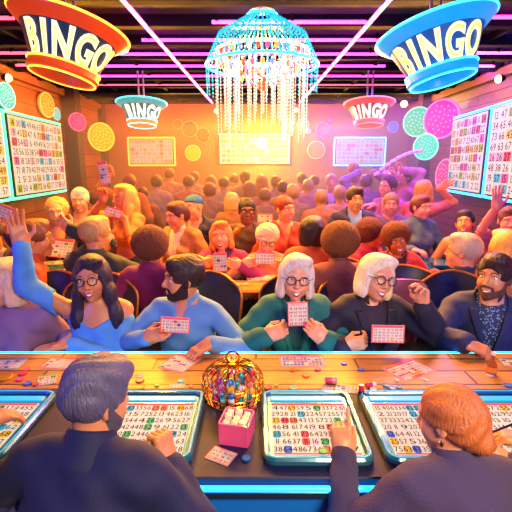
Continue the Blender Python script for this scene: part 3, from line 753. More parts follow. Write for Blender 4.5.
# hanging bingo signs
def face_glow(c, es): return glow('sign_' + c, c, es)
def sign(px, py, Y, W, tilt, label, brim, body, ring, letter, outline, rim, yaw=0, tip=7):
    """hat shaped hanging sign: brim, tapering drum, ring foot"""
    c = at(px, py, Y); R = rot((0, 1, 0), -tilt) @ rot((1, 0, 0), -tip) @ Rz(yaw); t = empty('bingo_sign', c, label, 'hanging sign')
    r = W/2; h = W*.46; z1 = h*.5; z0 = -h*.5; rb = r*.50
    # brim: wide dished flange on top
    zb = z1 - h*.24; ra = r*.80
    MB().lathe([(r*.30, z1+.0), (r*.96, z1), (r, z1-.012), (r*.985, z1-.03), (ra, zb), (ra*.98, zb+.02), (r*.30, z1-.02)], 64, c, R).build('brim', brim, t)
    MB().tube([c + R @ V(r*1.0*math.cos(a), r*1.0*math.sin(a), z1-.012) for a in np.linspace(0, 2*PI, 65)[:-1]], .011*W, 8, 0, True).build('brim_neon', rim, t)
    zt = z0 + h*.20; prof = [(ra*.985, zb+.01), (r*.72, zb - h*.12), (r*.60, zt + h*.12), (rb*1.06, zt)]
    MB().lathe(prof, 64, c, R).build('drum', body, t)
    MB().lathe([(rb*1.02, zt+.01), (rb*1.18, zt-.01), (rb*1.20, z0+.02), (rb*1.08, z0), (rb*.98, z0+.01), (rb*.92, zt)], 56, c, R).build('foot_ring', ring, t)
    MB().lathe([(.001, zt-.005), (rb*.95, zt-.005), (rb*.95, zt+.01), (.001, zt+.01)], 40, c, R).build('inner_panel', body, t)
    for rr_, z_ in ((rb*1.20, zt-.002), (rb*1.10, z0)):
        MB().tube([c + R @ V(rr_*math.cos(a), rr_*math.sin(a), z_) for a in np.linspace(0, 2*PI, 49)[:-1]], .009*W, 6, 0, True).build('ring_neon', rim, t)
    # letters wrapped round the drum front
    hgt = (zb - zt)*.92; zc_ = (zb + zt)/2
    rad = lambda z: np.interp(z, [zt, zt + h*.12, zb - h*.12, zb+.01], [rb*1.06, r*.60, r*.72, ra*.985])
    def warp(off, wide):
        def w(v):
            z = zc_ + v[:, 1]; rr_ = rad(z) + off + (v[:, 2] if v.shape[1] > 2 else 0); a = -PI/2 + v[:, 0]*wide
            return (np.stack([rr_*np.cos(a), rr_*np.sin(a), z], 1)) @ R.T + c
        return w
    for ch, k in zip('BINGO', (-1.90, -1.16, -.26, .90, 2.04)):
        cu = bpy.data.curves.new('g', 'FONT'); cu.body = ch; cu.size = 1; cu.resolution_u = 5; cu.offset = .035; cu.extrude = .03; cu.bevel_depth = .012
        o = bpy.data.objects.new('g', cu); me = o.to_mesh(); vs = np.array([x.co[:] for x in me.vertices]); fs = [tuple(p.vertices) for p in me.polygons]; o.to_mesh_clear(); bpy.data.objects.remove(o); bpy.data.curves.remove(cu)
        vs[:, :2] /= .73; vs[:, 0] += -(vs[:, 0].min() + vs[:, 0].max())/2; vs[:, 1] -= .5; vs[:, 0] = vs[:, 0]*1.0 + k; vs *= V(hgt, hgt, hgt*.5); vs[:, 2] += .012*W
        mb = MB(); mb.add(warp(.0, 1/(r*.66)*.65)(vs), fs); lo = mb.build('letter_' + ch.lower(), letter, t)
        cu = bpy.data.curves.new('g', 'FONT'); cu.body = ch; cu.size = 1; cu.resolution_u = 6; cu.offset = .05; cu.dimensions = '3D'; cu.bevel_depth = .022; cu.bevel_resolution = 1
        try: cu.fill_mode = 'NONE'
        except Exception: pass
        o = bpy.data.objects.new('g', cu); me = o.to_mesh(); vs2 = np.array([x.co[:] for x in me.vertices]); fs2 = [tuple(p.vertices) for p in me.polygons]; o.to_mesh_clear(); bpy.data.objects.remove(o); bpy.data.curves.remove(cu)
        if len(vs2):
            vs2[:, :2] /= .73; vs2[:, 0] += -(vs2[:, 0].min() + vs2[:, 0].max())/2; vs2[:, 1] -= .5; vs2[:, 0] += k; vs2 *= V(hgt, hgt, hgt*.5); vs2[:, 2] += .020*W
            MB().add(warp(.0, 1/(r*.66)*.65)(vs2), fs2).build('letter_outline', outline, t)
    top = c + R @ V(0, 0, z1)
    for sx in (-.03, .03): MB().tube([top + V(sx, 0, -.02), V(top[0] + sx, top[1], ZC)], .011, 8).build('hanging_rod', mat('rod_steel', '#9090b0', .3, .9), t)
    return t
cream = glow('letter_cream', '#fff2b8', 1.15); gold = glow('outline_gold', '#ffc23c', 1.6); orng = glow('rim_orange', '#ff9a30', 4.0); cy = glow('rim_cyan', '#38dcff', 3.0); yel = glow('rim_yellow', '#ffd24a', 3.5)
pk = glow('rim_rose', '#ff7a7a', 2.4)
sign(67, 52, 3.1, .77, -12, 'big hanging BINGO sign with orange brim at the upper left', mat('brim_orange', '#d24a1c', .35, emit='#d8401c', es=.45), mat('drum_navy', '#12283f', .4, emit='#123a58', es=.35), mat('ring_orange', '#c8401c', .4, emit='#e0501c', es=.5), cream, gold, orng, yaw=24)
sign(438, 55, 3.1, .77, 12, 'big hanging BINGO sign with bright blue brim at the upper right', mat('brim_blue', '#1190d8', .3, emit='#0aa0f0', es=.75), mat('drum_blue', '#0c4a8c', .4, emit='#0a56a8', es=.5), mat('ring_blue', '#1080d8', .35, emit='#10a0f4', es=.8), cream, gold, cy, yaw=-24)
sign(142, 114, 5.4, .61, 0, 'small hanging BINGO sign in teal above the left of the crowd', mat('brim_teal', '#18a0a8', .3, emit='#18b0b8', es=.6), mat('drum_teal', '#0a5560', .4, emit='#0c6a78', es=.5), mat('ring_amber', '#d87830', .35, emit='#ff9a40', es=.8), glow('letter_pale', '#eaf8e0', 1.1), glow('outline_teal', '#7ff0e0', 1.2), cy, yaw=20)
sign(369, 114, 5.4, .61, 0, 'small hanging BINGO sign in red and pink above the right of the crowd', mat('brim_rose', '#c84848', .3, emit='#e84a58', es=.6), mat('drum_red', '#7a1c2c', .4, emit='#b02c40', es=.5), mat('ring_rose', '#e06060', .35, emit='#ff6a70', es=.9), glow('letter_pink', '#fff0dc', 1.2), glow('outline_peach', '#ffb0a0', 1.3), pk, yaw=-16)

# number boards ---------------------------------------------------
white = lit('board_white', '#fff0d4', .62); ink = mat('ink_black', '#0c0a14', .8, spec=.05)
TINTS = [lit('cell_' + c[1:], c, .66) for c in ('#f4ead8', '#f8b8c8', '#e85a6a', '#f4a04a', '#6ac8d8', '#b8c848', '#f06aa8', '#f8d070')]
def board(c, R, w, h, cols, rows, label, name='number_board', frame_m=None, halo=None, seed=1, tints=TINTS, chars=2, tw=.35, inkm=None, base=None, depth=.026):
    """R columns: right, up, normal"""
    rs = random.Random(seed); t = empty(name, c, label, 'bingo board')
    c = np.asarray(c, float); G = lambda u, v, d: c + R @ V(u, v, d)
    MB().box(c, (w/2, h/2, depth), R, 0, .006).build('cabinet', brk, t)
    if halo:
        mb = MB(); e = .025; q = [G(sx*(w/2+e), sy*(h/2+e), 0) for sx, sy in ((-1,-1), (1,-1), (1,1), (-1,1))]; 
        for k in range(4): mb.tube([q[k], q[(k+1) % 4]], .016, 8)
        mb.build('neon_border', halo, t)
    mb = MB().quad(G(0, 0, depth+.002), w/2*.98, h/2*.97, R, 0); cw, ch = w*.94/cols, h*.93/rows; M = [base or white, inkm or ink] + list(tints)
    for i in range(cols):
        for j in range(rows):
            x = (i+.5)*cw - w*.47; y = (j+.5)*ch - h*.465
            ti = rs.randrange(1, len(tints)) if rs.random() < tw else 0
            if rs.random() < .9: mb.quad(G(x, y, depth+.0035), cw*.46, ch*.44, R, 2 + ti)
            s_ = str(rs.randrange(1, 76)); mb.text(s_, G(x, y, depth+.005), ch*.74, R, 1, True, min(1.15, cw*.84/(ch*.74*len(s_)*.66)))
    mb.build('screen', M, t)
    if abs(R[0, 2]) > .5:
        q = G(0, 0, -depth); xw = -XW if R[0, 2] > 0 else XW
        for dz in (-.25, .25): MB().box(((q[0]+xw)/2, q[1], q[2]+dz), (abs(xw-q[0])/2-.001, .03, .03)).build('mounting_bracket', brk, t)
    return t
yawL = 6.0
pl = onx(62, 158, -2.84); bh = .90
RL = np.stack([rot((0,0,1), yawL) @ V(0, 1, 0), V(0, 0, 1), rot((0,0,1), yawL) @ V(1, 0, 0)], 1)
RL = np.stack([unit(V(-.07, 1, 0)), V(0, 0, 1), unit(V(1, .07, 0))], 1)
halo_g = glow('halo_green', '#4affa0', 2.4); halo_c = glow('halo_cyan', '#2aa8ff', 4.5); halo_o = glow('halo_orange', '#ff9a30', 3.2); halo_b = glow('halo_blue', '#5a9aff', 4.0)
bw_ = 1.55; cL = pl - RL[:, 0]*(bw_/2) + V(0, 0, 0)
board(cL, RL, bw_, bh, 11, 8, 'wide lit number board with green edge on the left timber wall', halo=halo_g, seed=3, tw=.42)
cL2 = pl - RL[:, 0]*(bw_ + .56); board(cL2, RL, .9, bh, 5, 8, 'second number board on the left wall, mostly outside the view', halo=halo_g, seed=9)
RR_ = np.stack([unit(V(-.10, -1, 0)), V(0, 0, 1), unit(V(-1, .10, 0))], 1)
pr = onx(451, 155, 2.80); cR = pr + RR_[:, 0]*.60
board(cR, RR_, 1.15, bh+.06, 8, 8, 'wide lit number board with blue edge on the right timber wall', halo=halo_c, seed=5, tw=.5)
cR2 = pr + RR_[:, 0]*(1.19 + .56); board(cR2, RR_, .92, bh+.06, 5, 8, 'second number board on the right wall at the right edge of view', halo=halo_c, seed=6, tw=.5)
RB = np.stack([V(1, 0, 0), V(0, 0, 1), V(0, -1, 0)], 1)
soft = [glow('cell_soft_' + c[1:], c, .6, '#5a4a38') for c in ('#fff0d0', '#ffc8a0', '#ff9878', '#ffd890')]; softb = [glow('cell_cool_' + c[1:], c, .6, '#484a5a') for c in ('#e8f0ff', '#f8a8c8', '#f07aa8', '#c8d8ff')]
grey = mat('ink_grey', '#8a6a5a', .6)
def backboard(px0, px1, py0, py1, **k):
    a = at(px0, py0, YB-.031); b = at(px1, py1, YB-.031); return board((a+b)/2, RB, b[0]-a[0], a[2]-b[2], **k)
backboard(129, 174, 139, 164, cols=10, rows=6, label='pale number board with orange glowing edge on the back wall', halo=halo_o, seed=11, tints=soft, inkm=grey, base=glow('board_warm', '#ffe0b0', .6, '#5a4a38'))
backboard(219, 290, 133, 164, cols=14, rows=6, label='bright number board behind the lamp at the centre of the back wall', seed=12, tints=soft, inkm=grey, base=glow('board_sun', '#fff0b0', 1.2), tw=.1)
backboard(336, 383, 139, 164, cols=10, rows=6, label='pale number board with blue glowing edge on the back wall', halo=halo_b, seed=13, tints=softb, inkm=mat('ink_slate', '#7a7a98', .6), base=glow('board_cool', '#e4eaff', .7, '#484a5a'))

# wall chips ------------------------------------------------------
def chip(c, n, r, col, es, label, rim=None, flat=False, sq=1.0):
    n = unit(n); x = unit(np.cross(V(0, 0, 1), n)); R = np.stack([x, V(0, 0, 1), n], 1); t = empty('wall_chip', c, label, 'glowing disc')
    m = mat('chip_' + col, tuple(v*.3 for v in srgb(col)[:3]) + (1,), .6, emit=col, es=es*.85, spec=.1); m2 = mat('chipdot_' + col, tuple(min(1, v*.6 + .4) for v in srgb(col)[:3]) + (1,), .4, emit=col, es=es*1.1)
    RQ = R @ np.diag([sq, 1, 1])
    MB().lathe([(.001, -.02), (r, -.02), (r, .018), (r*.94, .026), (.001, .026)], 36, c, RQ).build('disc', m, t)
    MB().tube([np.asarray(c) + RQ @ V(r*math.cos(a), r*math.sin(a), .018) for a in np.linspace(0, 2*PI, 37)[:-1]], r*.06, 6, 0, True).build('neon_edge', rim or m2, t)
    if not flat:
        mb = MB(); rs = random.Random(int(r*1e4)); 
        for k in range(30):
            a = k*2.399963; q = r*.8*math.sqrt((k+.5)/30); mb.ball(np.asarray(c) + RQ @ V(q*math.cos(a), q*math.sin(a), .027), (r*.055, r*.055, r*.03), 6, 4, RQ)
        mb.build('dot_pattern', m2, t)
nL = V(1, -.12, 0); nR = V(-1, -.12, 0); nB = V(0, -1, 0); xl = -XW + .05; xr = XW - .05
def wl(px, py, r, *a, **k): p = onx(px, py, xl); chip(p, nL, r, *a, **k)
def wr(px, py, r, *a, **k): p = onx(px, py, xr); chip(p, nR, r, *a, **k)
def wb(px, py, r, *a, **k): p = at(px, py, YB-.03); chip(p, nB, r, *a, **k)
wl(5, 96, .145, '#38c8d8', .9, 'cyan glowing disc on the left wall above the number board', sq=1)
wl(46, 105, .16, '#f0a030', 1.0, 'amber dotted disc on the left wall above the number board')
wl(56, 114, .085, '#40c8d0', .9, 'small cyan disc beside the amber disc on the left wall')
chip(onx(77, 122, -XW+.22), V(.75, -.65, 0), .13, '#f01870', 1.5, 'hot pink dotted disc beside the dark left column')
chip(onx(101, 137, -XW+.22), V(.7, -.7, 0), .235, '#ffa020', 1.7, 'large golden dotted disc glowing on the left wall near the corner')
wb(178, 124, .085, '#c85a20', .5, 'small orange disc high on the back wall left of the dark discs', flat=True)
wb(190, 129, .145, '#2c2838', .05, 'dark grey dotted disc on the back wall')
wb(203, 135, .13, '#3a1c10', .12, 'dark brown disc with orange edge on the back wall', rim=glow('rim_rust', '#d87830', 1.2))
wb(193, 153, .145, '#a8c020', .9, 'lime yellow dotted disc low on the back wall')
wb(303, 125, .115, '#d88850', .8, 'peach dotted disc high on the back wall right of the lamp')
wb(323, 130, .135, '#80107a', .25, 'purple disc with magenta edge on the back wall', rim=glow('rim_fuchsia', '#ff3ab8', 2.0))
wb(316, 150, .165, '#e87838', 1.0, 'large orange dotted disc on the back wall right of the lamp')
wb(309, 131, .04, '#4878d8', 1.2, 'tiny blue disc between the peach and purple discs', flat=True)
wb(330, 120, .035, '#d83ab8', 1.2, 'tiny magenta disc above the purple disc', flat=True)
wb(393, 127, .10, '#5a78c8', .7, 'pale blue disc on the back wall by the right corner')
chip(onx(418, 122, XW-.36), V(-.6, -.8, 0), .225, '#10c070', 1.4, 'large green dotted disc beside the dark right column')
chip(onx(442, 119, XW-.20), V(-.8, -.6, 0), .275, '#f02890', 1.2, 'largest pink dotted disc on the right wall by the number board')
chip(onx(426, 147, XW-.36), V(-.72, -.7, 0), .19, '#10d0a0', 1.4, 'turquoise dotted disc low beside the dark right column')
wr(446, 176, .25, '#e0508a', .8, 'coral pink dotted disc low on the right wall behind a raised arm')

# chandelier ------------------------------------------------------
cc = at(262, 60, 3.6); cc[2] = 0; ch = empty('crystal_chandelier', (cc[0], cc[1], 2.3), 'large dome chandelier of crystal strands with cyan crown and jewelled band', 'chandelier')
zt = lambda py: at(262, py, 3.6)[2]
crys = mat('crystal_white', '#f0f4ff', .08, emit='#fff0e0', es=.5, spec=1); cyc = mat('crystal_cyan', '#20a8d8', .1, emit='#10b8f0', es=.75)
P0 = V(cc[0], cc[1], 0)
def ring(r, z, tr, m, nm): MB().tube([P0 + V(r*math.cos(a), r*math.sin(a), z) for a in np.linspace(0, 2*PI, 65)[:-1]], tr, 8, 0, True).build(nm, m, ch)
MB().lathe([(.001, ZC-.001), (.10, ZC-.001), (.10, ZC-.03), (.03, ZC-.05), (.02, zt(14)), (.001, zt(14))], 24, P0).build('ceiling_mount', mat('chrome', '#c0c8d8', .15, 1), ch)
ring(.115, zt(16), .012, glow('crown_cyan', '#30d8ff', 4.0), 'crown_ring')
ring(.37, zt(53), .012, glow('band_gold', '#ffd890', 2.0), 'band_ring')
ring(.445, zt(66), .010, glow('crown_cyan', '#30d8ff', 4.0), 'dome_ring')
rs = random.Random(4)
def strands(nm, items, m, br=.0065):
    mb = MB()
    for (x0, y0, z0_, x1, y1, z1_) in items:
        n = max(2, int(math.dist((x0, y0, z0_), (x1, y1, z1_))/.026))
        for k in range(n+1):
            f = k/n; mb.ball(P0 + V(x0+(x1-x0)*f, y0+(y1-y0)*f, z0_+(z1_-z0_)*f), (br, br, br*1.5), 4, 3)
        mb.tube([P0 + V(x0, y0, z0_), P0 + V(x1, y1, z1_)], .0012, 3)
    return mb.build(nm, m, ch)
domeL = []
for k in range(44):
    a = 2*PI*k/44; r0, r1, r2 = .115, .345, .445; z0_, z1_, z2_ = zt(17), zt(36), zt(65)
    domeL.append((r0*math.cos(a), r0*math.sin(a), z0_, r1*math.cos(a), r1*math.sin(a), z1_)); domeL.append((r1*math.cos(a), r1*math.sin(a), z1_, r2*math.cos(a), r2*math.sin(a), z2_))
strands('dome_strands', domeL, cyc, .0075)
it = []
for k in range(34):
    a = 2*PI*k/34; it.append((.445*math.cos(a), .445*math.sin(a), zt(66), .44*math.cos(a), .44*math.sin(a), zt(88 + 6*rs.random())))
strands('outer_fringe', it, cyc, .0065)
it = []
for k in range(90):
    a = rs.random()*2*PI; r = .40*math.sqrt(rs.random()*.8 + .2); x, y = r*math.cos(a), r*math.sin(a); it.append((x, y, zt(50), x, y, zt(100 + 42*rs.random())))
tag(strands('hanging_strands', it, crys, .0048), kind='stuff')
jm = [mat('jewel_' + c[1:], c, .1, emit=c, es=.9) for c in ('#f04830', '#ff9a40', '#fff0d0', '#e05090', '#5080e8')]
mb = MB()
for tier, (r, z_, n) in enumerate(((.36, zt(57), 34), (.33, zt(63), 30), (.28, zt(69), 24), (.20, zt(76), 16), (.10, zt(82), 9))):
    for k in range(n): a = 2*PI*(k + .5*(tier % 2))/n; mb.ball(P0 + V(r*math.cos(a), r*math.sin(a), z_), (.017, .017, .026), 6, 4, I3, (k*3 + tier) % 5)
tag(mb.build('jewelled_tiers', jm, ch), kind='stuff')
MB().ball(P0 + V(0, 0, zt(86)), (.035, .035, .045), 12, 8).build('finial', jm[0], ch)

# lamps -----------------------------------------------------------
def lamp(p, n, r, label, col, es, watt, name='wall_spotlight', rl=.05, lcol=None):
    n = unit(n); R = frame(np.cross(V(0,0,1) if abs(n[2]) < .9 else V(1,0,0), n), np.cross(n, np.cross(V(0,0,1) if abs(n[2]) < .9 else V(1,0,0), n))); t = empty(name, p, label, 'lamp')
    MB().lathe([(.001, -r*1.6), (r*.6, -r*1.6), (r*1.15, -r*.3), (r*1.2, r*.2), (r*1.1, r*.2), (r*1.0, -r*.2), (.001, -r*.3)], 20, p, R).build('lamp_shade', brk, t)
    MB().ball(np.asarray(p), r*.95, 14, 10, R).build('bulb', glow('bulb_' + col, col, es), t)
    L = bpy.data.lights.new('lamp_light', 'POINT'); L.energy = watt; L.color = srgb(lcol or col)[:3]; L.shadow_soft_size = rl
    o = bpy.data.objects.new('lamp_light', L); COL.objects.link(o); o.location = tuple(np.asarray(p) + n*(r*1.0 + rl + .03))
    return t
pS = at(262, 143, YB-.28)
lamp(pS, V(0, -1, 0), .10, 'blazing warm white stage lamp at the centre of the back wall', '#fff0a8', 60, 230, 'stage_lamp', .12, '#ffb838')
lamp(onx(8, 78, -XW+.14), V(1, -.2, -.2), .045, 'warm bulb lamp on the left wall above the number board', '#ffb84a', 22, 16)
lamp(onx(499, 79, XW-.14), V(-1, -.2, -.2), .045, 'warm bulb lamp on the right wall above the number board', '#ffc46a', 22, 12)
lamp(at(404, 104, 7.6), V(0, -1, -.1), .055, 'bright warm bulb hanging beside the small red sign', '#ffc060', 26, 22, 'pendant_bulb')
lamp(at(216, 111, 8.2), V(0, -1, -.3), .035, 'small warm bulb where the left long neon tube meets the back wall', '#ffc070', 22, 8, 'ceiling_bulb')
lamp(at(296, 110, 8.2), V(0, -1, -.3), .035, 'small warm bulb where the right long neon tube meets the back wall', '#ffc8a0', 22, 8, 'ceiling_bulb')
def area(loc, tgt, size, w, col, sy=None):
    L = bpy.data.lights.new('area_light', 'AREA'); L.energy = w; L.color = srgb(col)[:3]; L.size = size
    if sy: L.shape = 'RECTANGLE'; L.size_y = sy
    o = bpy.data.objects.new('area_light', L); COL.objects.link(o); o.location = loc; d = Vector(tgt) - Vector(loc); o.rotation_euler = d.to_track_quat('-Z', 'Y').to_euler(); return o
# ------------------------------------------------------------------ counter
TZ = .75
YF, YK = onz(256, 478, TZ)[1], onz(256, 353, TZ)[1]; YM = onz(256, 389, TZ)[1]
ct = empty('gaming_counter', (0, (YF+YK)/2, 0), 'long gaming counter with timber back half, navy front half and cyan light strips', 'table')
MB().box((0, (YM+YK)/2, TZ-.03), (1.95, (YK-YM)/2, .03), I3, 0, .004).build('timber_top', planks('counter_planks', '#d89440', '#a8682c', '#3a1c10', 'XY', .9, .115, .42, .35), ct)
MB().box((0, (YM+YF)/2, TZ-.03), (1.95, (YM-YF)/2-.001, .03), I3, 0, .004).build('playing_top', mat('counter_navy', '#0a1848', .6, bump=.05, bscale=40), ct)
MB().box((0, YF+.03, .36), (1.90, .02, .33), I3, 0, .004).build('front_panel', mat('panel_blue', '#1478e0', .3, coat=.3), ct)
for x in (-1.85, -.62, .62, 1.85): MB().box((x, (YF+YK)/2-.05, .345), (.03, .20, .345), I3, 0, .004).build('leg', mat('leg_dark', '#151a28', .4), ct)
led = glow('led_cyan', '#18b0ff', 5)
MB().box((0, YF-.012, TZ-.025), (1.94, .007, .007), I3, 0, .003).build('light_strip', led, ct)
MB().box((0, YK+.012, TZ-.008), (1.94, .008, .008), I3, 0, .003).build('light_strip', led, ct)
MB().box((0, YF-.006, TZ-.05), (1.94, .006, .012), I3, 0, .002).build('strip_channel', mat('channel_metal', '#40607a', .3, .8), ct)

# ------------------------------------------------------------------ printed cards
paper = mat('card_paper', '#e0d4c4', .7); pin = mat('card_pink', '#e8688a', .55); ink2 = mat('card_ink', '#100c1c', .8, spec=.1)
PCOL = {c: mat('print_' + c[1:], c, .5) for c in ('#e84a5a', '#f0963c', '#3a9ac8', '#6ab04a', '#f4d04a', '#c86ab8', '#f4b8c8', '#5a6ac8')}
def card(c, R, w, h, cols, rows, label, seed=0, head='#e84a5a', tint=.25, title=False, cat='bingo card', name='bingo_card', pals=None, group=None, bend=0):
    """R columns: right, up, normal"""
    rs = random.Random(seed); c = np.asarray(c, float); pals = pals or list(PCOL); M = [paper, ink2] + [PCOL[k] for k in pals] + [PCOL.get(head, pin)]
    wf = (lambda P: P) 
    mb = MB().box(c, (w/2, h/2, .0009), R, 0)
    G = lambda u, v, d: c + R @ V(u, v, d)
    e = .0016; hh = h*.16
    for sg in (1, -1): mb.quad(G(0, sg*(h/2 - h*.025), sg*0 + e), w/2*.98, h*.02, R, len(M)-1); mb.quad(G(sg*(w/2 - w*.02), 0, e), w*.016, h/2*.98, R, len(M)-1)
    ty = h/2 - hh*.62
    if title: mb.text('BINGO', G(0, ty, e), hh*.72, R, len(M)-1, True, min(1.2, w*.85/(hh*.72*3.9)))
    else: mb.quad(G(0, ty, e), w*.45, hh*.3, R, len(M)-1)
    cw, ch = w*.90/cols, (h*.94 - hh)/rows
    for i in range(cols):
        for j in range(rows):
            x = -w*.45 + (i+.5)*cw; y = -h*.465 + (j+.5)*ch
            if rs.random() < tint: mb.quad(G(x, y, e), cw*.46, ch*.44, R, 2 + rs.randrange(len(pals)))
            s_ = str(rs.randrange(1, 76)); mb.text(s_, G(x, y, e+.0005), ch*.62, R, 1, True, min(1.3, cw*.8/(ch*.62*len(s_)*.65)))
    o = mb.build(name, M, None, origin=c, smooth=False); return tag(o, label, cat, group)
def flat(ang): r = Rz(ang); return np.stack([r[:, 0], r[:, 1], V(0, 0, 1)], 1)
def table_card(px, py, w, h, ang, cols, rows, label, z=TZ, **k):
    p = onz(px, py, z); return card(p + V(0, 0, .0012), flat(ang), w, h, cols, rows, label, **k)
def held(c, up, right, w, h, cols, rows, label, **k):
    R = np.stack([unit(right), unit(up - unit(right)*(up @ unit(right))), np.zeros(3)], 1); R[:, 2] = np.cross(R[:, 0], R[:, 1]); return card(c, R, w, h, cols, rows, label, **k)
table_card(75, 364, .285, .105, -6, 12, 5, 'large pink printed card on the counter in front of the woman in blue', seed=1, tint=.2)
table_card(6, 364, .15, .095, 3, 7, 4, 'blue-edged card at the left end of the counter', seed=2, head='#3a9ac8', pals=['#3a9ac8', '#5a6ac8'])
table_card(180, 363, .13, .155, -24, 6, 7, 'tilted card under the bearded man\'s hand on the counter', seed=3, head='#e84a5a')
table_card(302, 361, .20, .105, 0, 11, 5, 'wide multicoloured card in front of the woman in green', seed=4, tint=.8, pals=['#3a9ac8', '#5a6ac8', '#c86ab8', '#f0963c'], head='#c86ab8')
table_card(409, 370, .19, .135, 31, 9, 6, 'slanted cream card in front of the woman in the dark blazer', seed=5, tint=.35, pals=['#f0963c', '#e84a5a', '#f4b8c8'])
table_card(512, 363, .09, .07, -10, 4, 3, 'blue card at the right end of the counter', seed=6, tint=.5, head='#3a9ac8')
table_card(47, 380, .075, .09, 20, 3, 3, 'pale green card beside the red chips on the left of the counter', seed=7, head='#6ab04a', tint=.2)
table_card(134, 376, .075, .03, 8, 4, 1, 'small peach ticket behind the grey-haired man\'s head', seed=8, head='#f0963c')
table_card(177, 386, .065, .036, 6, 4, 2, 'small pink ticket beside the gold wire cage', seed=9, head='#e84a5a')
table_card(348, 389, .10, .06, -14, 5, 3, 'crumpled cream ticket above the middle tray', seed=10, head='#6ab04a')
table_card(424, 380, .035, .04, 30, 2, 2, 'tiny pink ticket tucked by the slanted cream card', seed=11, tint=.6)
table_card(327, 388, .045, .035, 0, 3, 2, 'tiny blue ticket beside the crumpled cream ticket', seed=12, tint=.8, pals=['#3a9ac8', '#c86ab8'])
table_card(221, 456, .082, .062, -27, 4, 3, 'pink bordered card on the navy top below the pink box', seed=13, tint=.3, pals=['#f4b8c8'], head='#e84a5a', title=True)

# ------------------------------------------------------------------ tray tablets
def rrect(w, h, r, n=6):
    P = []
    for cx_, cy_, a0 in ((w/2-r, h/2-r, 0), (-w/2+r, h/2-r, 90), (-w/2+r, -h/2+r, 180), (w/2-r, -h/2+r, 270)):
        for k in range(n+1): a = math.radians(a0 + 90*k/n); P.append((cx_ + r*math.cos(a), cy_ + r*math.sin(a)))
    return P
tm_ = mat('tray_teal', '#2c6f84', .25, .3, coat=.6); tm2 = mat('tray_rim', '#4a9ab0', .2, .4, coat=.6); tcy = glow('tray_glow', '#10b8e0', 1.1, '#106070'); scr = lit('screen_cream', '#fff0dc', .60); sink = mat('screen_ink', '#06050c', .8, spec=.05)
SC = [lit('tile_' + c[1:], c, .75) for c in ('#e84a5a', '#f4b83c', '#30a8c8', '#f0785a', '#f4c8d0', '#4a6ad0', '#50b070')]
def tablet(px0, px1, label, seed, ang=0, tokens=()):
    y0, y1 = onz(256, 391, TZ+.02)[1], onz(256, 462, TZ+.02)[1]; cy_ = (y0+y1)/2; d = y0 - y1
    p = onz((px0+px1)/2, 425, TZ+.02); pL = onz(px0, 425, TZ+.02); pR = onz(px1, 425, TZ+.02); w = pR[0]-pL[0]; c = V(p[0], cy_, TZ); R = flat(ang); rs = random.Random(seed)
    t = empty('bingo_tablet', c, label, 'tablet'); r = .035
    def loop(w_, d_, r_, z): return [c + R @ V(x, y, z) for x, y in rrect(w_, d_, r_)]
    def bands(loops, nm, m):
        n = len(loops[0]); vs = [p for l in loops for p in l]; fs = [(i*n+k, i*n+(k+1) % n, (i+1)*n+(k+1) % n, (i+1)*n+k) for i in range(len(loops)-1) for k in range(n)]; return MB().add(vs, fs).build(nm, m, t)
    bands([loop(w-.01, d-.01, r, .0015), loop(w, d, r+.004, .008), loop(w, d, r+.004, .020), loop(w-.012, d-.012, r, .027), loop(w-.036, d-.036, r-.012, .027), loop(w-.046, d-.046, r-.016, .020)], 'tray_body', tm_)
    MB().tube(loop(w-.022, d-.022, r-.006, .0275), .0022, 6, 0, True).build('rim_light', tcy, t)
    iw, idp = w-.046, d-.046; MB().prism(rrect(iw, idp, r-.016), .001, .016, c, R, 0).build('inner_panel', tm2, t)
    hb = idp*.13; MB().box(c + R @ V(0, idp/2 - hb*.62, .018), (iw/2*.93, hb*.36, .003), R, 0, .002).build('header_light', tcy, t)
    sw, sd = iw*.93, idp*.80; sy = -idp*.5 + sd/2 + idp*.025; G = lambda u, v, z: c + R @ V(u, v + sy, z)
    mb = MB().box(G(0, 0, .018), (sw/2, sd/2, .002), R, 0); cols, rows = 9, 7; cw, ch = sw/cols, sd*.93/rows
    mb.quad(G(0, sd/2 - sd*.03, .0208), sw*.49, sd*.022, R, 2); mb.quad(G(0, -sd/2 + sd*.012, .0208), sw*.49, sd*.01, R, 2)
    for i in range(cols):
        for j in range(rows):
            x, y = -sw/2 + (i+.5)*cw, -sd/2 + sd*.015 + (j+.5)*ch
            if rs.random() < .24: mb.prism([(cw*.42*a, ch*.42*b) for a, b in rrect(2, 2, .5, 3)], .020, .0225, G(x, y, 0), R, 2 + rs.randrange(len(SC)))
            s_ = str(rs.randrange(1, 76)); mb.text(s_, G(x, y, .0230), ch*.68, R, 1, True, min(1.4, cw*.88/(ch*.68*len(s_)*.62)))
    mb.build('screen', [scr, sink] + SC, t); return c
tablet(-88, 30, 'cyan-lit tray tablet at the left edge of the counter', 21)
tablet(99, 199, 'cyan-lit tray tablet in front of the grey-haired man', 22)
tablet(262, 362, 'cyan-lit tray tablet at the middle, touched by a pointing finger', 23)
tablet(372, 468, 'cyan-lit tray tablet half hidden by the auburn woman\'s head', 24)
tablet(474, 590, 'cyan-lit tray tablet at the right edge of the counter', 25)

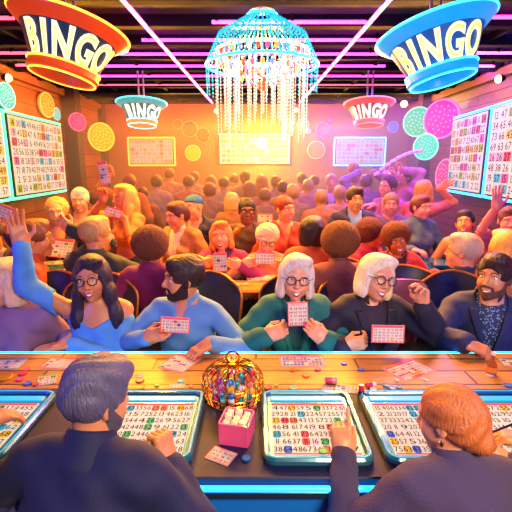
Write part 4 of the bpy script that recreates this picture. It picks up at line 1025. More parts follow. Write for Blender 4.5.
# ------------------------------------------------------------------ chips, coins, small things
CH = {}
def chip_disc(px, py, r, col, label, z=TZ, h=.006, name='game_chip', tilt=None, metal=0, cat='chip'):
    p = onz(px, py, z); o = MB().lathe([(.001, 0), (r*.94, 0), (r, h*.25), (r, h*.75), (r*.94, h), (r*.72, h), (r*.68, h*.82), (.001, h*.82)], 20, p + V(0, 0, .0008)).build(name, mat('chip_plastic_' + col, col, .4, metal, coat=.15), None, origin=p); return tag(o, label, cat)
for px, py, r, c, l in ((23, 374, .017, '#d02040', 'red chip nearest the coin on the left of the counter'), (20, 380, .015, '#e04878', 'pink chip beside the red chip left of the pale green card'), (28, 384, .016, '#3a5ad0', 'blue chip just left of the pale green card'),
        (27, 370, .013, '#e8506a', 'coral chip behind the red chip on the left of the counter'), (36, 385, .013, '#c83a5a', 'crimson chip touching the lower edge of the pale green card'),
        (140, 381, .018, '#d81c3c', 'bright red chip below the peach ticket'), (157, 386, .010, '#289848', 'small green chip beside the grey-haired man'), (181, 382, .014, '#38b8c8', 'turquoise chip on the small pink ticket'),
        (191, 387, .009, '#d8a060', 'small tan chip touching the small pink ticket'), (292, 371, .010, '#c84838', 'small rust chip below the multicoloured card'), (306, 376, .016, '#d8742c', 'orange chip between the multicoloured card and middle tablet'),
        (318, 370, .013, '#c82868', 'magenta chip by the multicoloured card\'s lower edge'), (344, 364, .014, '#2848c0', 'blue chip right of the multicoloured card'), (361, 370, .014, '#2858b8', 'second blue chip left of the slanted cream card'),
        (293, 389, .015, '#40a8a0', 'teal chip above the middle tablet'), (386, 386, .017, '#207880', 'dark teal chip above the fourth tablet'), (392, 389, .015, '#289088', 'green-teal chip overlapping the dark teal one'), (399, 388, .012, '#1888a8', 'cyan chip above the fourth tablet'),
        (397, 381, .010, '#e0b888', 'small cream chip left of the tiny pink ticket'), (490, 376, .013, '#d8d8d8', 'white chip under the small amber bottle'), (508, 386, .018, '#2878c8', 'bright blue chip above the right edge tablet'),
        (373, 390, .014, '#d8d0c0', 'off-white chip beside the red dauber'), (253, 407, .014, '#d83a68', 'pink chip right of the pink box on the navy top'), (246, 459, .013, '#1c70b8', 'blue chip right of the pink bordered card'),
        (268, 388, .017, '#c81c38', 'red chip at the right side of the gold wire cage'), (323, 452, .014, '#18a060', 'green chip lying at the lower edge of the middle tablet'), (276, 386, .010, '#c88848', 'small tan chip right of the gold wire cage')):
    chip_disc(px, py, r, c, l, z=TZ if py < 440 or px < 300 else TZ+.028)
g = chip_disc(4, 378, .034, '#e0a82c', 'large gold coin at the left end of the counter', name='gold_coin', metal=.9, cat='coin')
def dauber(px, py, c1, c2, label, lying=None, k=1.0):
    p = onz(px, py, TZ); t = empty('ink_dauber', p, label, 'dauber'); R = I3; o = p + V(0, 0, .001)
    if lying is not None: R = frame((0, 0, -1), Rz(lying) @ V(0, 1, 0)); R = np.stack([V(0,0,1), np.cross(Rz(lying) @ V(1,0,0), V(0,0,1)), Rz(lying) @ V(1,0,0)], 1); o = p + V(0, 0, .0145*k)
    MB().lathe([(.001, 0), (.012*k, 0), (.0135*k, .003), (.0135*k, .032*k), (.001, .032*k)], 18, o, R).build('bottle', mat('dauber_' + c1, c1, .25, coat=.5), t)
    MB().lathe([(.001, .0325*k), (.0115*k, .0325*k), (.0115*k, .050*k), (.009*k, .054*k), (.001, .054*k)], 18, o, R).build('cap', mat('dauber_' + c2, c2, .25, coat=.5), t)
dauber(361, 398, '#1c2450', '#c01c34', 'upright navy dauber with a red cap above the middle tablet')
dauber(325, 383, '#d83a78', '#e87aa0', 'pink dauber lying beside the crumpled cream ticket', lying=0, k=.9)
dauber(366, 388, '#c82a3a', '#e8e0d8', 'small red dauber lying right of the upright navy one', lying=20, k=.8)

# gold wire cage with balls
cp = onz(233, 397, TZ); cg = empty('wire_cage', cp, 'round gold wire basket cage full of coloured balls with a ring handle', 'cage'); gm_ = mat('gold_wire', '#e0a83c', .2, 1)
crad, chh = .112, .150
def cage_r(f): return crad*(.93 + .12*math.sin(PI*min(1, f*1.25)))*math.sqrt(max(0, 1 - max(0, (f-.45)/.55)**2.2))
for k in range(26):
    a = 2*PI*k/26; pts = []
    for i in range(14): f = i/13; r = max(cage_r(f), .012); pts.append(cp + V(r*math.cos(a), r*math.sin(a), .006 + chh*f - (.022*max(0, (f-.8)/.2)**2)))
    MB().tube(pts, .0025, 6).build('wire_rib', gm_, cg)
for f in (.0, .12, .24, .50): MB().tube([cp + V(cage_r(f)*1.01*math.cos(a), cage_r(f)*1.01*math.sin(a), .006 + chh*f) for a in np.linspace(0, 2*PI, 49)[:-1]], .0024 if f in (0, .24) else .0016, 6, 0, True).build('wire_hoop', gm_, cg)
MB().lathe([(.001, 0.0008), (crad*.92, .0008), (crad*.92, .004), (.001, .004)], 32, cp).build('base_plate', gm_, cg)
MB().tube([cp + V(.024*math.cos(a), 0, .006 + chh + .008 + .024*math.sin(a)) for a in np.linspace(0, 2*PI, 25)[:-1]], .0042, 8, 0, True).build('ring_handle', gm_, cg)
MB().lathe([(.001, .0), (.02, .0), (.022, -.006), (.016, -.014), (.001, -.014)], 20, cp + V(0, 0, chh - .006)).build('top_boss', gm_, cg)
bc = ['#d82848', '#e8e4dc', '#2880d0', '#20b0b0', '#e86030', '#c83aa0', '#f0c030', '#30a860']
protos = {}; rs = random.Random(8); n = 0
for lay in range(4):
    for ringi, (rr_, cnt) in enumerate(((.0, 1), (.036, 6), (.073, 12))):
        for k in range(cnt):
            if rs.random() < .12: continue
            a = 2*PI*k/cnt + lay*.5; col = bc[rs.randrange(len(bc))]; q = cp + V(rr_*math.cos(a), rr_*math.sin(a), .022 + lay*.0262)
            if lay == 4 and ringi == 2: continue
            if col not in protos:
                mbb = MB().ball((0, 0, 0), .0135, 12, 8, I3, 0); mbb.lathe([(.001, .0128), (.006, .0122), (.0001, .0136)], 10, (0, 0, 0), I3, 1); o = mbb.build('bingo_ball', [mat('ball_' + col, col, .2, coat=.6), paper], None, origin=(0, 0, 0)); protos[col] = o; c_ = o
            else: c_ = protos[col].copy(); COL.objects.link(c_)
            c_.location = tuple(q); c_.rotation_euler = (rs.random()*1.2 - .9, rs.random()*.8, 0); tag(c_, 'glossy coloured numbered ball inside the gold wire cage', 'ball', 'coloured balls heaped in the wire cage')

# pink box of dice
bp = onz(237, 437, TZ); bR = flat(-12); bx = empty('pink_box', bp, 'open pink box of cream dice on the navy counter top', 'box'); pm = mat('box_pink', '#e0508c', .4, coat=.3); bs_, bh_ = .047, .074
for nm, u, v, hx, hy in (('side_panel', 0, -bs_, bs_, .003), ('side_panel', 0, bs_, bs_, .003), ('side_panel', -bs_, 0, .003, bs_-.0035), ('side_panel', bs_, 0, .003, bs_-.0035)):
    MB().box(bp + bR @ V(u, v, bh_/2 + .001), (hx, hy, bh_/2), bR, 0, .001).build(nm, pm, bx)
MB().box(bp + V(0, 0, .003), (bs_-.0035, bs_-.0035, .002), bR).build('base', pm, bx); MB().box(bp + V(0, 0, bh_-.028), (bs_-.004, bs_-.004, .0015), bR).build('inner_tray', mat('box_pink_dark', '#a83068', .5), bx)
dm = mat('die_cream', '#f0dcc0', .3, coat=.4); k = 0; dp = None
for i in range(3):
    for j in range(3):
        q = bp + bR @ V((i-1)*.0285, (j-1)*.0285, bh_-.026 + .0128 + .004*((i+2*j) % 3))
        if dp is None:
            mbb = MB().box((0, 0, 0), (.0115, .0115, .0115), I3, 0, .003)
            for (x, y) in ((-.005, -.005), (.005, .005), (0, 0)): mbb.lathe([(.0001, .0127), (.002, .0127)], 8, (x, y, 0), I3, 1)
            dp = mbb.build('game_die', [dm, ink2], None, origin=(0, 0, 0)); c_ = dp
        else: c_ = dp.copy(); COL.objects.link(c_)
        c_.location = tuple(q); c_.rotation_euler = (0, 0, (i*7 + j*13) % 7*.05 - .35); tag(c_, 'cream die packed in the open pink box', 'die', 'cream dice in the pink box')

# ------------------------------------------------------------------ chairs
def make_chair(label, col='#141a30', w=.50, top=.90, seat=.40, trim='#c8742c'):
    t = empty('padded_chair', (0, 0, 0), label, 'chair'); m = mat('chair_' + col, col, .45, bump=.1, bscale=200, sheen=.2); tr = mat('chair_trim_' + trim, trim, .3, .5)
    # back: curved rounded panel, centre at y=+.24 (chair faces -Y)
    nx, nz = 16, 12; vs = []; fs = []; edge = []
    def P(u, v, d):            # u -1..1, v 0..1
        hw = (w/2)*(1 - .10*(1-v)**2) ; a = abs(u); vv = seat + .06 + (top - seat - .06)*v; rr_ = 1 - .0*v
        zc = vv; 
        if v > .7: hw *= 1 - .28*((v-.7)/.3)**2.6
        return V(u*hw, .23 + .10*v - .10*u*u + d, zc - .018*(u*u)*v*2)
    for d in (-.028, .028):
        for j in range(nz+1):
            for i in range(nx+1): vs.append(P(-1 + 2*i/nx, j/nz, d * (1 - .75*max(abs(-1+2*i/nx)**8, (2*j/nz-1)**8))))
    o = (nx+1)*(nz+1)
    for j in range(nz):
        for i in range(nx): a = j*(nx+1)+i; fs.append((a, a+1, a+nx+2, a+nx+1)); fs.append((o+a, o+a+nx+1, o+a+nx+2, o+a+1))
    for i in range(nx): fs.append((i, o+i, o+i+1, i+1)); a = nz*(nx+1)+i; fs.append((a, a+1, o+a+1, o+a))
    for j in range(nz): a = j*(nx+1); fs.append((a, a+nx+1, o+a+nx+1, o+a)); b = a+nx; fs.append((b, o+b, o+b+nx+1, b+nx+1))
    MB().add(vs, fs).build('backrest', m, t)
    loop = [P(-1, v, 0) for v in np.linspace(0, 1, 12)] + [P(u, 1, 0) for u in np.linspace(-1, 1, 15)[1:-1]] + [P(1, v, 0) for v in np.linspace(1, 0, 12)]
    MB().tube(loop, .009, 8).build('painted_rim_light', tr, t)  # coloured edge tube stands in for rim light on the backrest
    MB().prism([(x, y) for x, y in rrect(w*.94, .46, .10)], seat-.05, seat+.03, (0, -.02, 0)).build('seat', m, t)
    for sx in (-1, 1):
        for sy in (-1, 1): MB().tube([(sx*.17, -.02 + sy*.15, seat-.05), (sx*.22, -.02 + sy*.20, 0.002)], [.014, .010], 8).build('leg', tr, t)
        MB().tube([(sx*.15, .19, seat-.03), (sx*.16, .25, seat+.10), (sx*.16, .27, seat+.25)], .012, 8).build('back_strut', tr, t)
    return t
CHAIRS = []
cbase = {}
def chair(x, y, rz, label, kind='navy', z=0):
    cfg = dict(navy=dict(), maroon=dict(col='#6a2c40', trim='#b0605a', w=.46), rust=dict(col='#b04a2c', trim='#e0804a', w=.46), violet=dict(col='#8a4468', trim='#c86a90', w=.46))[kind]
    if kind not in cbase: cbase[kind] = make_chair(label, **cfg); c_ = cbase[kind]
    else: c_ = copy_tree(cbase[kind])
    c_['label'] = label; c_['category'] = 'chair'; c_.location = (x, y, z); c_.rotation_euler = (0, 0, math.radians(rz)); CHAIRS.append(c_); return c_
def chair_at(px, Y, rz, label, kind='navy'): p = at(px, 300, Y); return chair(p[0], Y, rz, label, kind)

# ------------------------------------------------------------------ tables in the crowd
def table(px0, px1, Y0, Y1, label, col, cloth_=None, z=.72, legc='#201820'):
    Ym = (Y0+Y1)/2; a = at(px0, 280, Ym)[0]; b = at(px1, 280, Ym)[0]; xm = (a+b)/2; t = empty('club_table', (xm, Ym, 0), label, 'table')
    MB().box((xm, Ym, z-.02), ((b-a)/2, (Y1-Y0)/2, .02), I3, 0, .006).build('table_top', col, t)
    if cloth_: MB().box((xm, Y0+.035, z/2-.03), ((b-a)/2-.03, .012, z/2-.04), I3, 0, .003).build('modesty_panel', cloth_, t)
    for sx in (-1, 1):
        for sy in (-1, 1): MB().tube([(xm + sx*((b-a)/2-.08), Ym + sy*((Y1-Y0)/2-.09), z-.04), (xm + sx*((b-a)/2-.08), Ym + sy*((Y1-Y0)/2-.09), .001)], .018, 8).build('leg', mat('table_leg', legc, .4, .6), t)
    return xm, Ym, z
tw_ = planks('club_table_timber', '#d08a44', '#b06a30', '#50301c', 'XY', .8, .12, .3, .2); tb_ = mat('table_blue', '#2a6a9a', .2, coat=.6); navyp = mat('panel_midnight', '#14182c', .5)
table(168, 292, 2.92, 3.24, 'timber club table behind the bearded man and the woman in green', tw_, navyp)
table(-40, 70, 3.35, 4.0, 'blue-topped club table at the left under the number board', tb_, None)
table(406, 448, 3.05, 3.75, 'blue-topped club table with a drinking glass right of centre', tb_, navyp)
table(398, 470, 3.75, 4.1, 'blue-topped club table by the right wall', tb_, navyp)
table(470, 520, 3.25, 3.6, 'small blue table at the right edge behind the man in the navy jacket', tb_, None)
table(96, 140, 3.2, 3.5, 'small timber table beside the afro-haired person at the left', tw_, None)
table(150, 205, 4.6, 5.0, 'far pale table with a small screen device on it', mat('table_pale', '#e0a890', .4), None)
mz = .7212
for px, py, w, h, ang, l in ((262, 278, .26, .19, 8, 'cream card on the timber club table before the grey-haired woman'), (205, 281, .20, .13, -12, 'pale card on the timber club table before the ginger woman'),
        (240, 284, .14, .07, 4, 'small cream card at the middle of the timber club table'), (424, 280, .26, .20, 3, 'large printed card on the blue table with the glass'), (56, 262, .34, .22, 8, 'large pale card on the left blue table'),
        (20, 256, .22, .2, -6, 'colourful card at the far left of the left blue table'), (424, 246, .36, .12, 0, 'long pale card on the blue table by the right wall'), (497, 262, .26, .16, 0, 'white printed card on the small right table')):
    table_card(px, py, w, h, ang, 8, 5, l, z=mz, seed=px, tint=.4)
for px, py, c, l in ((213, 289, '#e03038', 'red chip on the timber club table'), (226, 286, '#48a0b8', 'blue-grey chip on the timber club table'), (231, 289, '#7ac0c8', 'pale cyan chip on the timber club table'), (218, 284, '#d8c8a0', 'cream chip on the timber club table')):
    chip_disc(px, py, .022, c, l, z=mz)
gp = onz(429, 270, mz); gl = empty('drinking_glass', gp, 'clear water glass on the blue table right of centre', 'glass')
MB().lathe([(.001, .001), (.028, .001), (.034, .11), (.031, .11), (.026, .008), (.001, .008)], 20, gp).build('glass_body', mat('glass_clear', '#d8f0ff', .02, trans=1), gl); MB().lathe([(.001, .009), (.025, .009), (.029, .075), (.001, .075)], 20, gp).build('water', mat('water_blue', '#a0d8f0', .02, trans=.9), gl)
dv = onz(181, 226, .7212)
def device(px, py, z, label, w=.2):
    p = onz(px, py, z); t = empty('table_device', p, label, 'screen device'); R = rot((1, 0, 0), -20)
    MB().box(p + V(0, .03, .055), (w/2, .012, .055), R, 0, .004).build('housing', brk, t); MB().box(p + V(0, .016, .056), (w/2*.86, .003, .042), R).build('screen', glow('device_blue', '#3a90e0', 1.2), t); MB().box(p + V(0, .02, .006), (w/2, .05, .005)).build('stand', brk, t)
device(184, 226, .7212, 'small blue screen device on the far pale table', .26)
device(131, 262, .7212, 'small blue screen device on the small timber table at the left', .16)
# ------------------------------------------------------------------ the near side of the counter
import time as _t
def P_(*a, **k): return person(*a, **k)
ZU = V(0, 0, 1)
P_(97, 403, 1.02, 'silver-haired man in a dark suit seen from behind at the left of the counter', yaw=172, hyaw=-32, pitch=-8, lean=.46, s=.83, wide=1.12, q='front', hair='pomp', hcol='#5c5a72', skin='#d8905e', top='jacket', tcol='#121a44', tcol2=None, perch=True, beard='#5a5560', smile=.1,
   R=dict(at=(163, 437, 1.04), f=(-.15, .2, 1), p=(-.8, .5, 0), pose='fist', e=(.9, -.3, -1)), L=dict(pos=(-.62, .93, .60), f=(-.2, .5, -.6)))
P_(449, 421, 1.02, 'auburn-haired woman with a low bun seen from behind at the right of the counter', yaw=186, hyaw=38, pitch=-14, roll=4, s=.80, wide=1.15, lean=.44, sex='f', q='front', hair='bun', hcol='#c06a30', skin='#e09a6c', topmat=knit('mauve', '#463a5c'), top='sweater', tcol='#5a4a62', perch=True, smile=.1, earring='#e8c060',
   L=dict(at=(341, 430, 1.12), f=(-.08, .3, .95), p=(.2, .9, -.2), pose='point', e=(-.5, -.6, -1)), R=dict(at=(489, 443, 1.10), f=(-.5, .5, .5), p=(-.6, .1, -.7), pose='relaxed', e=(1, -.5, -.6)))
P_(0, 0, 0, 'player beyond the right edge whose hand reaches in with a pen', pos=(.98, .93, 1.08), yaw=178, q='mid', hair='short', top='shirt', tcol='#3a3050', perch=True, lean=.3, skin='#d8905e', L=dict(at=(503, 436, 1.13), f=(-.75, .25, .0), p=(0, -.2, -1), pose='pinch', e=(-.2, -1, -.6)), R=dict(pos=(1.2, 1.0, .84)))
P_(0, 0, 0, 'player beyond the left edge whose hand hovers over the first tablet', pos=(-1.02, .93, 1.08), yaw=182, q='mid', hair='short', top='shirt', tcol='#2a3050', perch=True, lean=.3, skin='#c8805a', R=dict(at=(6, 415, 1.24), f=(.5, .6, -.1), p=(0, 0, -1), pose='relaxed', e=(.4, -1, -.6)), L=dict(pos=(-1.25, 1.0, .84)))
# ------------------------------------------------------------------ facing row
P_(9, 283, 2.12, 'blonde woman in a mauve sweater cut by the left edge', yaw=-8, hyaw=-32, sex='f', q='front', hair='bob', hcol='#e8b890', skin='#e0a07c', top='sweater', tcol='#8a6480', smile=.3, L=dict(pos=(-1.02, 2.0, .70)), s=1.0)
P_(92, 279, 2.13, 'dark-haired woman in glasses and a blue off-shoulder dress raising one arm', yaw=4, hyaw=0, roll=6, sex='f', q='front', hair='long', s=.96, hcol='#241530', skin='#cf8658', top='off', tcol='#4c94dc', glasses='#1a1418', smile=.75,
   R=dict(at=(17, 227, 1.98), f=(-.12, .0, 1), p=(.6, -.7, .1), pose='open', e=(-.6, .2, -1)), L=dict(at=(52, 347, 1.93), f=(-.9, -.35, -.02), p=(0, 0, -1), pose='flat', e=(1, .2, -1)))
P_(183, 280, 2.14, 'dark-bearded man in a light blue shirt looking left with a raised card', yaw=-18, hyaw=-50, q='front', s=.96, hair='short', hcol='#2a1616', skin='#cf8a5c', top='shirt', tcol='#5a90c4', beard='#2a1818', smile=.45,
   R=dict(at=(161, 334, 1.92), f=(.75, -.25, .3), p=(.35, .8, .2), pose='hold', e=(-1, .1, -.7)), L=dict(at=(195, 352, 1.80), f=(-.75, -.6, -.25), p=(0, 0, -1), pose='relaxed', e=(1, .2, -.7)))
P_(296, 278, 2.14, 'white-haired woman with glasses and a green jacket holding up a card', yaw=2, hyaw=-2, roll=-4, sex='f', q='front', s=.96, hair='bob', hcol='#d8d0c4', skin='#e2a27c', top='jacket', tcol='#0c6a60', tcol2='#0a4a4c', glasses='#1a1418', smile=.8,
   R=dict(at=(281, 331, 1.93), f=(.75, -.1, .35), p=(.2, .9, .0), pose='hold', e=(-1, .1, -.9)), L=dict(at=(313, 330, 1.93), f=(-.6, -.1, .6), p=(-.2, .9, .0), pose='hold', e=(1, .1, -.9)))
P_(376, 278, 2.13, 'white-haired woman with glasses and a dark blazer raising pinched fingers', yaw=8, hyaw=8, roll=-12, sex='f', q='front', s=.96, hair='bob', hcol='#e6d6b8', skin='#dc9a72', top='jacket', tcol='#1a1a30', tcol2='#2a1c28', glasses='#1a1418', smile=.8,
   R=dict(at=(362, 343, 1.92), f=(.85, -.1, .2), p=(.2, .9, .1), pose='hold', e=(-1, .1, -.9)), L=dict(at=(423, 290, 1.98), f=(-.1, -.1, 1), p=(-.8, -.4, .1), pose='pinch', e=(.8, .2, -1)))
P_(494, 278, 2.16, 'stubbled man in a navy blazer and dotted shirt holding a small amber bottle', yaw=-20, hyaw=-30, pitch=3, q='front', s=.96, hair='short', hcol='#2c1a1c', skin='#c98456', top='jacket', tcol='#182050', tcol2=dots('dotted_shirt', '#1c2848', '#8ab0e0', 90), beard='#6a4030', smile=.6,
   R=dict(at=(485, 351, 1.80), f=(.7, -.45, -.2), p=(.1, .2, -1), pose='pinch', e=(-1, .1, -.8)), L=dict(pos=(1.42, 1.98, .66)))
for px, Y, l, d in ((38, 2.52, 'navy padded chair left of the woman in the blue dress', 6), (88, 2.46, 'navy padded chair behind the woman in the blue dress', 0), (130, 2.62, 'navy padded chair between the woman in blue and the bearded man', -4), (196, 2.50, 'navy padded chair with painted orange rim light behind the bearded man', -10),
                    (300, 2.48, 'navy padded chair behind the woman in green', 0), (366, 2.48, 'navy padded chair with lit edge behind the woman in the dark blazer', 8), (345, 2.98, 'navy padded chair seen between the two white-haired women', 0),
                    (463, 2.52, 'navy padded chair behind the man in the dotted shirt', -14), (-6, 2.50, 'navy padded chair behind the blonde woman at the left edge', 0), (420, 2.68, 'navy padded chair below the raised pinched fingers', 4)):
    chair_at(px, Y, d, l)
# ------------------------------------------------------------------ middle of the room
M = lambda *a, **k: person(*a, **{**dict(q='mid'), **k})
M(36, 240, 2.95, 'brown-haired person in a rust jacket seen from behind at the left', yaw=125, hyaw=-20, hair='short', hcol='#7a4226', top='shirt', tcol='#c8501c', skin='#e08a50', lean=.1, s=1.08)
M(57, 213, 4.05, 'older woman with curly blonde hair and a dark top under the left board', yaw=18, sex='f', hair='curly', hcol='#e8b86a', top='jacket', tcol='#3a2c38', tcol2='#c88868', skin='#e8a070', smile=.4, s=1.05)
M(80, 201, 4.35, 'smiling white-haired man in a mauve cardigan left of the column', yaw=8, hair='short', hcol='#f0e0c8', top='cardigan', tcol='#7a4450', tcol2='#c89080', skin='#e89a78', smile=.7, s=1.0, stand=True)
M(97, 236, 3.05, 'man in a dark olive jacket seen from behind stretching one arm left', yaw=165, hyaw=-40, hair='short', hcol='#b89058', top='jacket', tcol='#24302c', tcol2=None, skin='#d8905c', s=1.05, L=dict(at=(61, 221, 3.05), f=(-.7, .1, .7), p=(0, 1, 0), pose='relaxed', e=(.1, 0, .6)), R=dict(at=(122, 268, 3.1), f=(.3, .6, -.3), p=(0, 0, -1), pose='relaxed', e=(1, 0, -.3)))
M(124, 199, 3.8, 'long-haired blonde woman raising a paddle and holding a phone', yaw=-45, sex='f', hair='long', hcol='#e8a048', top='tee', tcol='#c8743c', skin='#d87a40', smile=.5, stand=True, s=.98, R=dict(at=(101, 190, 3.7), f=(-.2, 0, 1), p=(.3, -.9, 0), pose='fist', e=(-1, 0, -.4)), L=dict(at=(115, 216, 3.6), f=(-.7, -.3, .3), p=(0, .5, .6), pose='hold'))
M(151, 249, 2.82, 'person with a round afro and a magenta top seen from behind', yaw=183, sex='f', hair='afro', hcol='#6a3420', top='sweater', tcol='#7a0c50', skin='#a8603c', s=.98)
M(177, 216, 3.85, 'short-haired woman in a tan cardigan glancing left', yaw=-25, hyaw=-25, pitch=-8, sex='f', hair='updo', hcol='#5a2c20', top='cardigan', tcol='#b87838', tcol2='#e8d0a8', skin='#e0905c', smile=.6)
M(194, 208, 4.25, 'older man in a blue cap and navy jacket behind the tan cardigan', yaw=-15, hyaw=-25, roll=8, hair='cap', hcol='#3a78b0', top='jacket', tcol='#343050', tcol2='#a08080', skin='#e89a68', smile=.4)
M(221, 237, 3.52, 'laughing ginger woman in a purple top holding a card', yaw=-5, roll=8, pitch=8, sex='f', hair='bob', hcol='#e87830', top='cardigan', tcol='#a02868', tcol2='#5a2a78', skin='#e89870', smile=1.0, R=dict(at=(212, 262, 3.28), f=(.7, -.2, .2), p=(.2, .9, 0), pose='hold', e=(-1, 0, -.8)), L=dict(at=(232, 264, 3.28), f=(-.7, -.2, .2), p=(-.2, .9, 0), pose='hold', e=(1, 0, -.8)))
M(247, 212, 4.05, 'man with dark glasses and a hand on his chin in a brown tee', yaw=5, hair='crop', hcol='#1a0f0c', top='tee', tcol='#5a4034', skin='#8a4a2a', glasses='#1a1418', smile=.15, R=dict(at=(240, 226, 3.85), f=(.5, 0, .9), p=(.6, .5, 0), pose='fist', e=(-.6, 0, -1)))
M(267, 241, 3.5, 'grey-haired woman with glasses and a pink top reading a card', yaw=4, roll=-6, pitch=-10, sex='f', hair='curly', hcol='#d8c8b0', top='tee', tcol='#c88070', skin='#e8a080', glasses='#4a2c20', smile=.5, R=dict(at=(254, 262, 3.28), f=(.7, -.2, .2), p=(.2, .9, 0), pose='hold', e=(-1, 0, -.8)), L=dict(at=(276, 264, 3.28), f=(-.7, -.2, .2), p=(-.2, .9, 0), pose='hold', e=(1, 0, -.8)))
M(285, 210, 3.95, 'short red-haired person in a rust shirt smiling to the right', yaw=15, hyaw=20, sex='f', hair='crop', hcol='#8a2c18', top='blouse', tcol='#b83c18', skin='#e8905c', smile=.7)
M(313, 233, 3.15, 'person with straight dark hair and a rust shirt seen from behind', yaw=160, hyaw=-25, sex='f', hair='bob', hcol='#2a1418', top='sweater', tcol='#b85028', skin='#d8804c', s=.95)
M(339, 246, 2.82, 'person with a large afro and a tan-orange top seen from behind', yaw=180, sex='f', hair='afro', hcol='#7a4018', top='sweater', tcol='#8c4434', skin='#8a4a2c', s=1.02)
M(355, 200, 4.35, 'dark-haired man in a navy suit and light blue shirt standing', yaw=4, hair='short', hcol='#3a2014', top='jacket', tcol='#2a2454', tcol2='#8ab0e0', skin='#e09858', smile=.3, stand=True)
M(372, 236, 3.75, 'afro-haired woman in magenta leaning in behind her smiling friend', yaw=40, hyaw=20, roll=-8, sex='f', hair='afro', hcol='#5a1c28', top='sweater', tcol='#b01c58', skin='#c86a50', smile=.4, s=.98)
M(397, 241, 3.35, 'smiling woman with a round afro and a magenta jacket resting on folded arms', yaw=-8, roll=12, sex='f', hair='afro', hcol='#6a2818', top='jacket', tcol='#b8284c', tcol2='#3a1828', skin='#b8603c', smile=.9, s=.92, R=dict(pos=(.88, 3.12, .79), f=(.9, 0, 0)), L=dict(pos=(1.3, 3.15, .79), f=(-.9, 0, 0)))
M(463, 253, 2.95, 'grey-haired man in a navy jacket seen from behind right of the glass', yaw=188, hyaw=45, hair='short', hcol='#c8a890', top='jacket', tcol='#1c2c5c', tcol2=None, skin='#e08a68', s=1.05)
M(465, 224, 3.95, 'laughing woman with dark pinned hair and bare shoulders by the right wall', yaw=-25, hyaw=-10, pitch=14, roll=8, sex='f', hair='updo', hcol='#2a1430', top='tank', tcol='#c87868', skin='#e88a68', smile=1.0)
M(421, 208, 4.3, 'dark-haired woman in a slate sweater leaning on the blue table', yaw=15, hyaw=10, sex='f', hair='updo', hcol='#6a2838', top='sweater', tcol='#4a5a8c', skin='#e08898', smile=.6, L=dict(pos=(1.95, 4.0, .8), f=(.3, -.9, 0)), R=dict(pos=(1.6, 4.0, .8), f=(.5, -.8, 0)))
M(424, 192, 4.75, 'blonde woman leaning right with one arm stretched towards the wall', yaw=130, sex='f', hair='bob', hcol='#e88a38', top='tee', tcol='#c85a80', skin='#e8805c', stand=True, lean=.4, R=dict(at=(446, 184, 4.6), f=(.8, -.2, .6), p=(0, -.9, .3), pose='open', e=(.3, 0, -1)))
M(387, 188, 5.0, 'dark round-haired woman in violet light facing left', yaw=-50, sex='f', hair='curly', hcol='#4a2060', top='blouse', tcol='#a85ab0', skin='#e07898', stand=True, smile=.5, R=dict(at=(366, 205, 4.8), f=(-.9, 0, 0)))  # violet light put into her skin, hair and blouse colours
M(391, 205, 4.6, 'close-cropped man in a violet tee behind the afro-haired friends', yaw=-15, hair='crop', hcol='#8a5a4a', top='tee', tcol='#6a4a9a', skin='#d8788c', smile=.3, L=dict(pos=(1.7, 4.3, .8)))
M(403, 178, 5.5, 'person arching back with both arms holding a pale fan aloft', yaw=-60, pitch=25, sex='f', hair='short', hcol='#7a3a6a', top='blouse', tcol='#c878b0', skin='#e0809c', stand=True, R=dict(at=(392, 168, 5.3), f=(-.3, 0, 1), pose='fist', e=(-.6, 0, 1)), L=dict(at=(400, 163, 5.4), f=(-.2, 0, 1), pose='fist', e=(1, 0, .6)))
M(509, 222, 3.55, 'person at the right edge in rose light with one bare arm raised high', yaw=-20, sex='f', hair='updo', hcol='#5a2040', top='tee', tcol='#a84a78', skin='#d87a8c', smile=.4, R=dict(at=(497, 196, 3.3), f=(-.1, 0, 1), p=(0, -1, 0), pose='open', e=(-1, 0, -.5)))  # rose light put into skin, hair and top colours
M(505, 249, 2.85, 'long-haired blonde person in an orange top seen from behind at the right edge', yaw=172, sex='f', hair='long', hcol='#e8a04c', top='sweater', tcol='#c8703c', skin='#e0905c')
M(-8, 236, 3.35, 'person in a dark jacket at the left edge holding a card aloft', yaw=20, hair='short', hcol='#3a2018', top='jacket', tcol='#3a2440', tcol2='#8a6a6a', skin='#d88858', L=dict(at=(8, 224, 3.2), f=(0, 0, 1), p=(-.8, -.2, 0), pose='hold'))
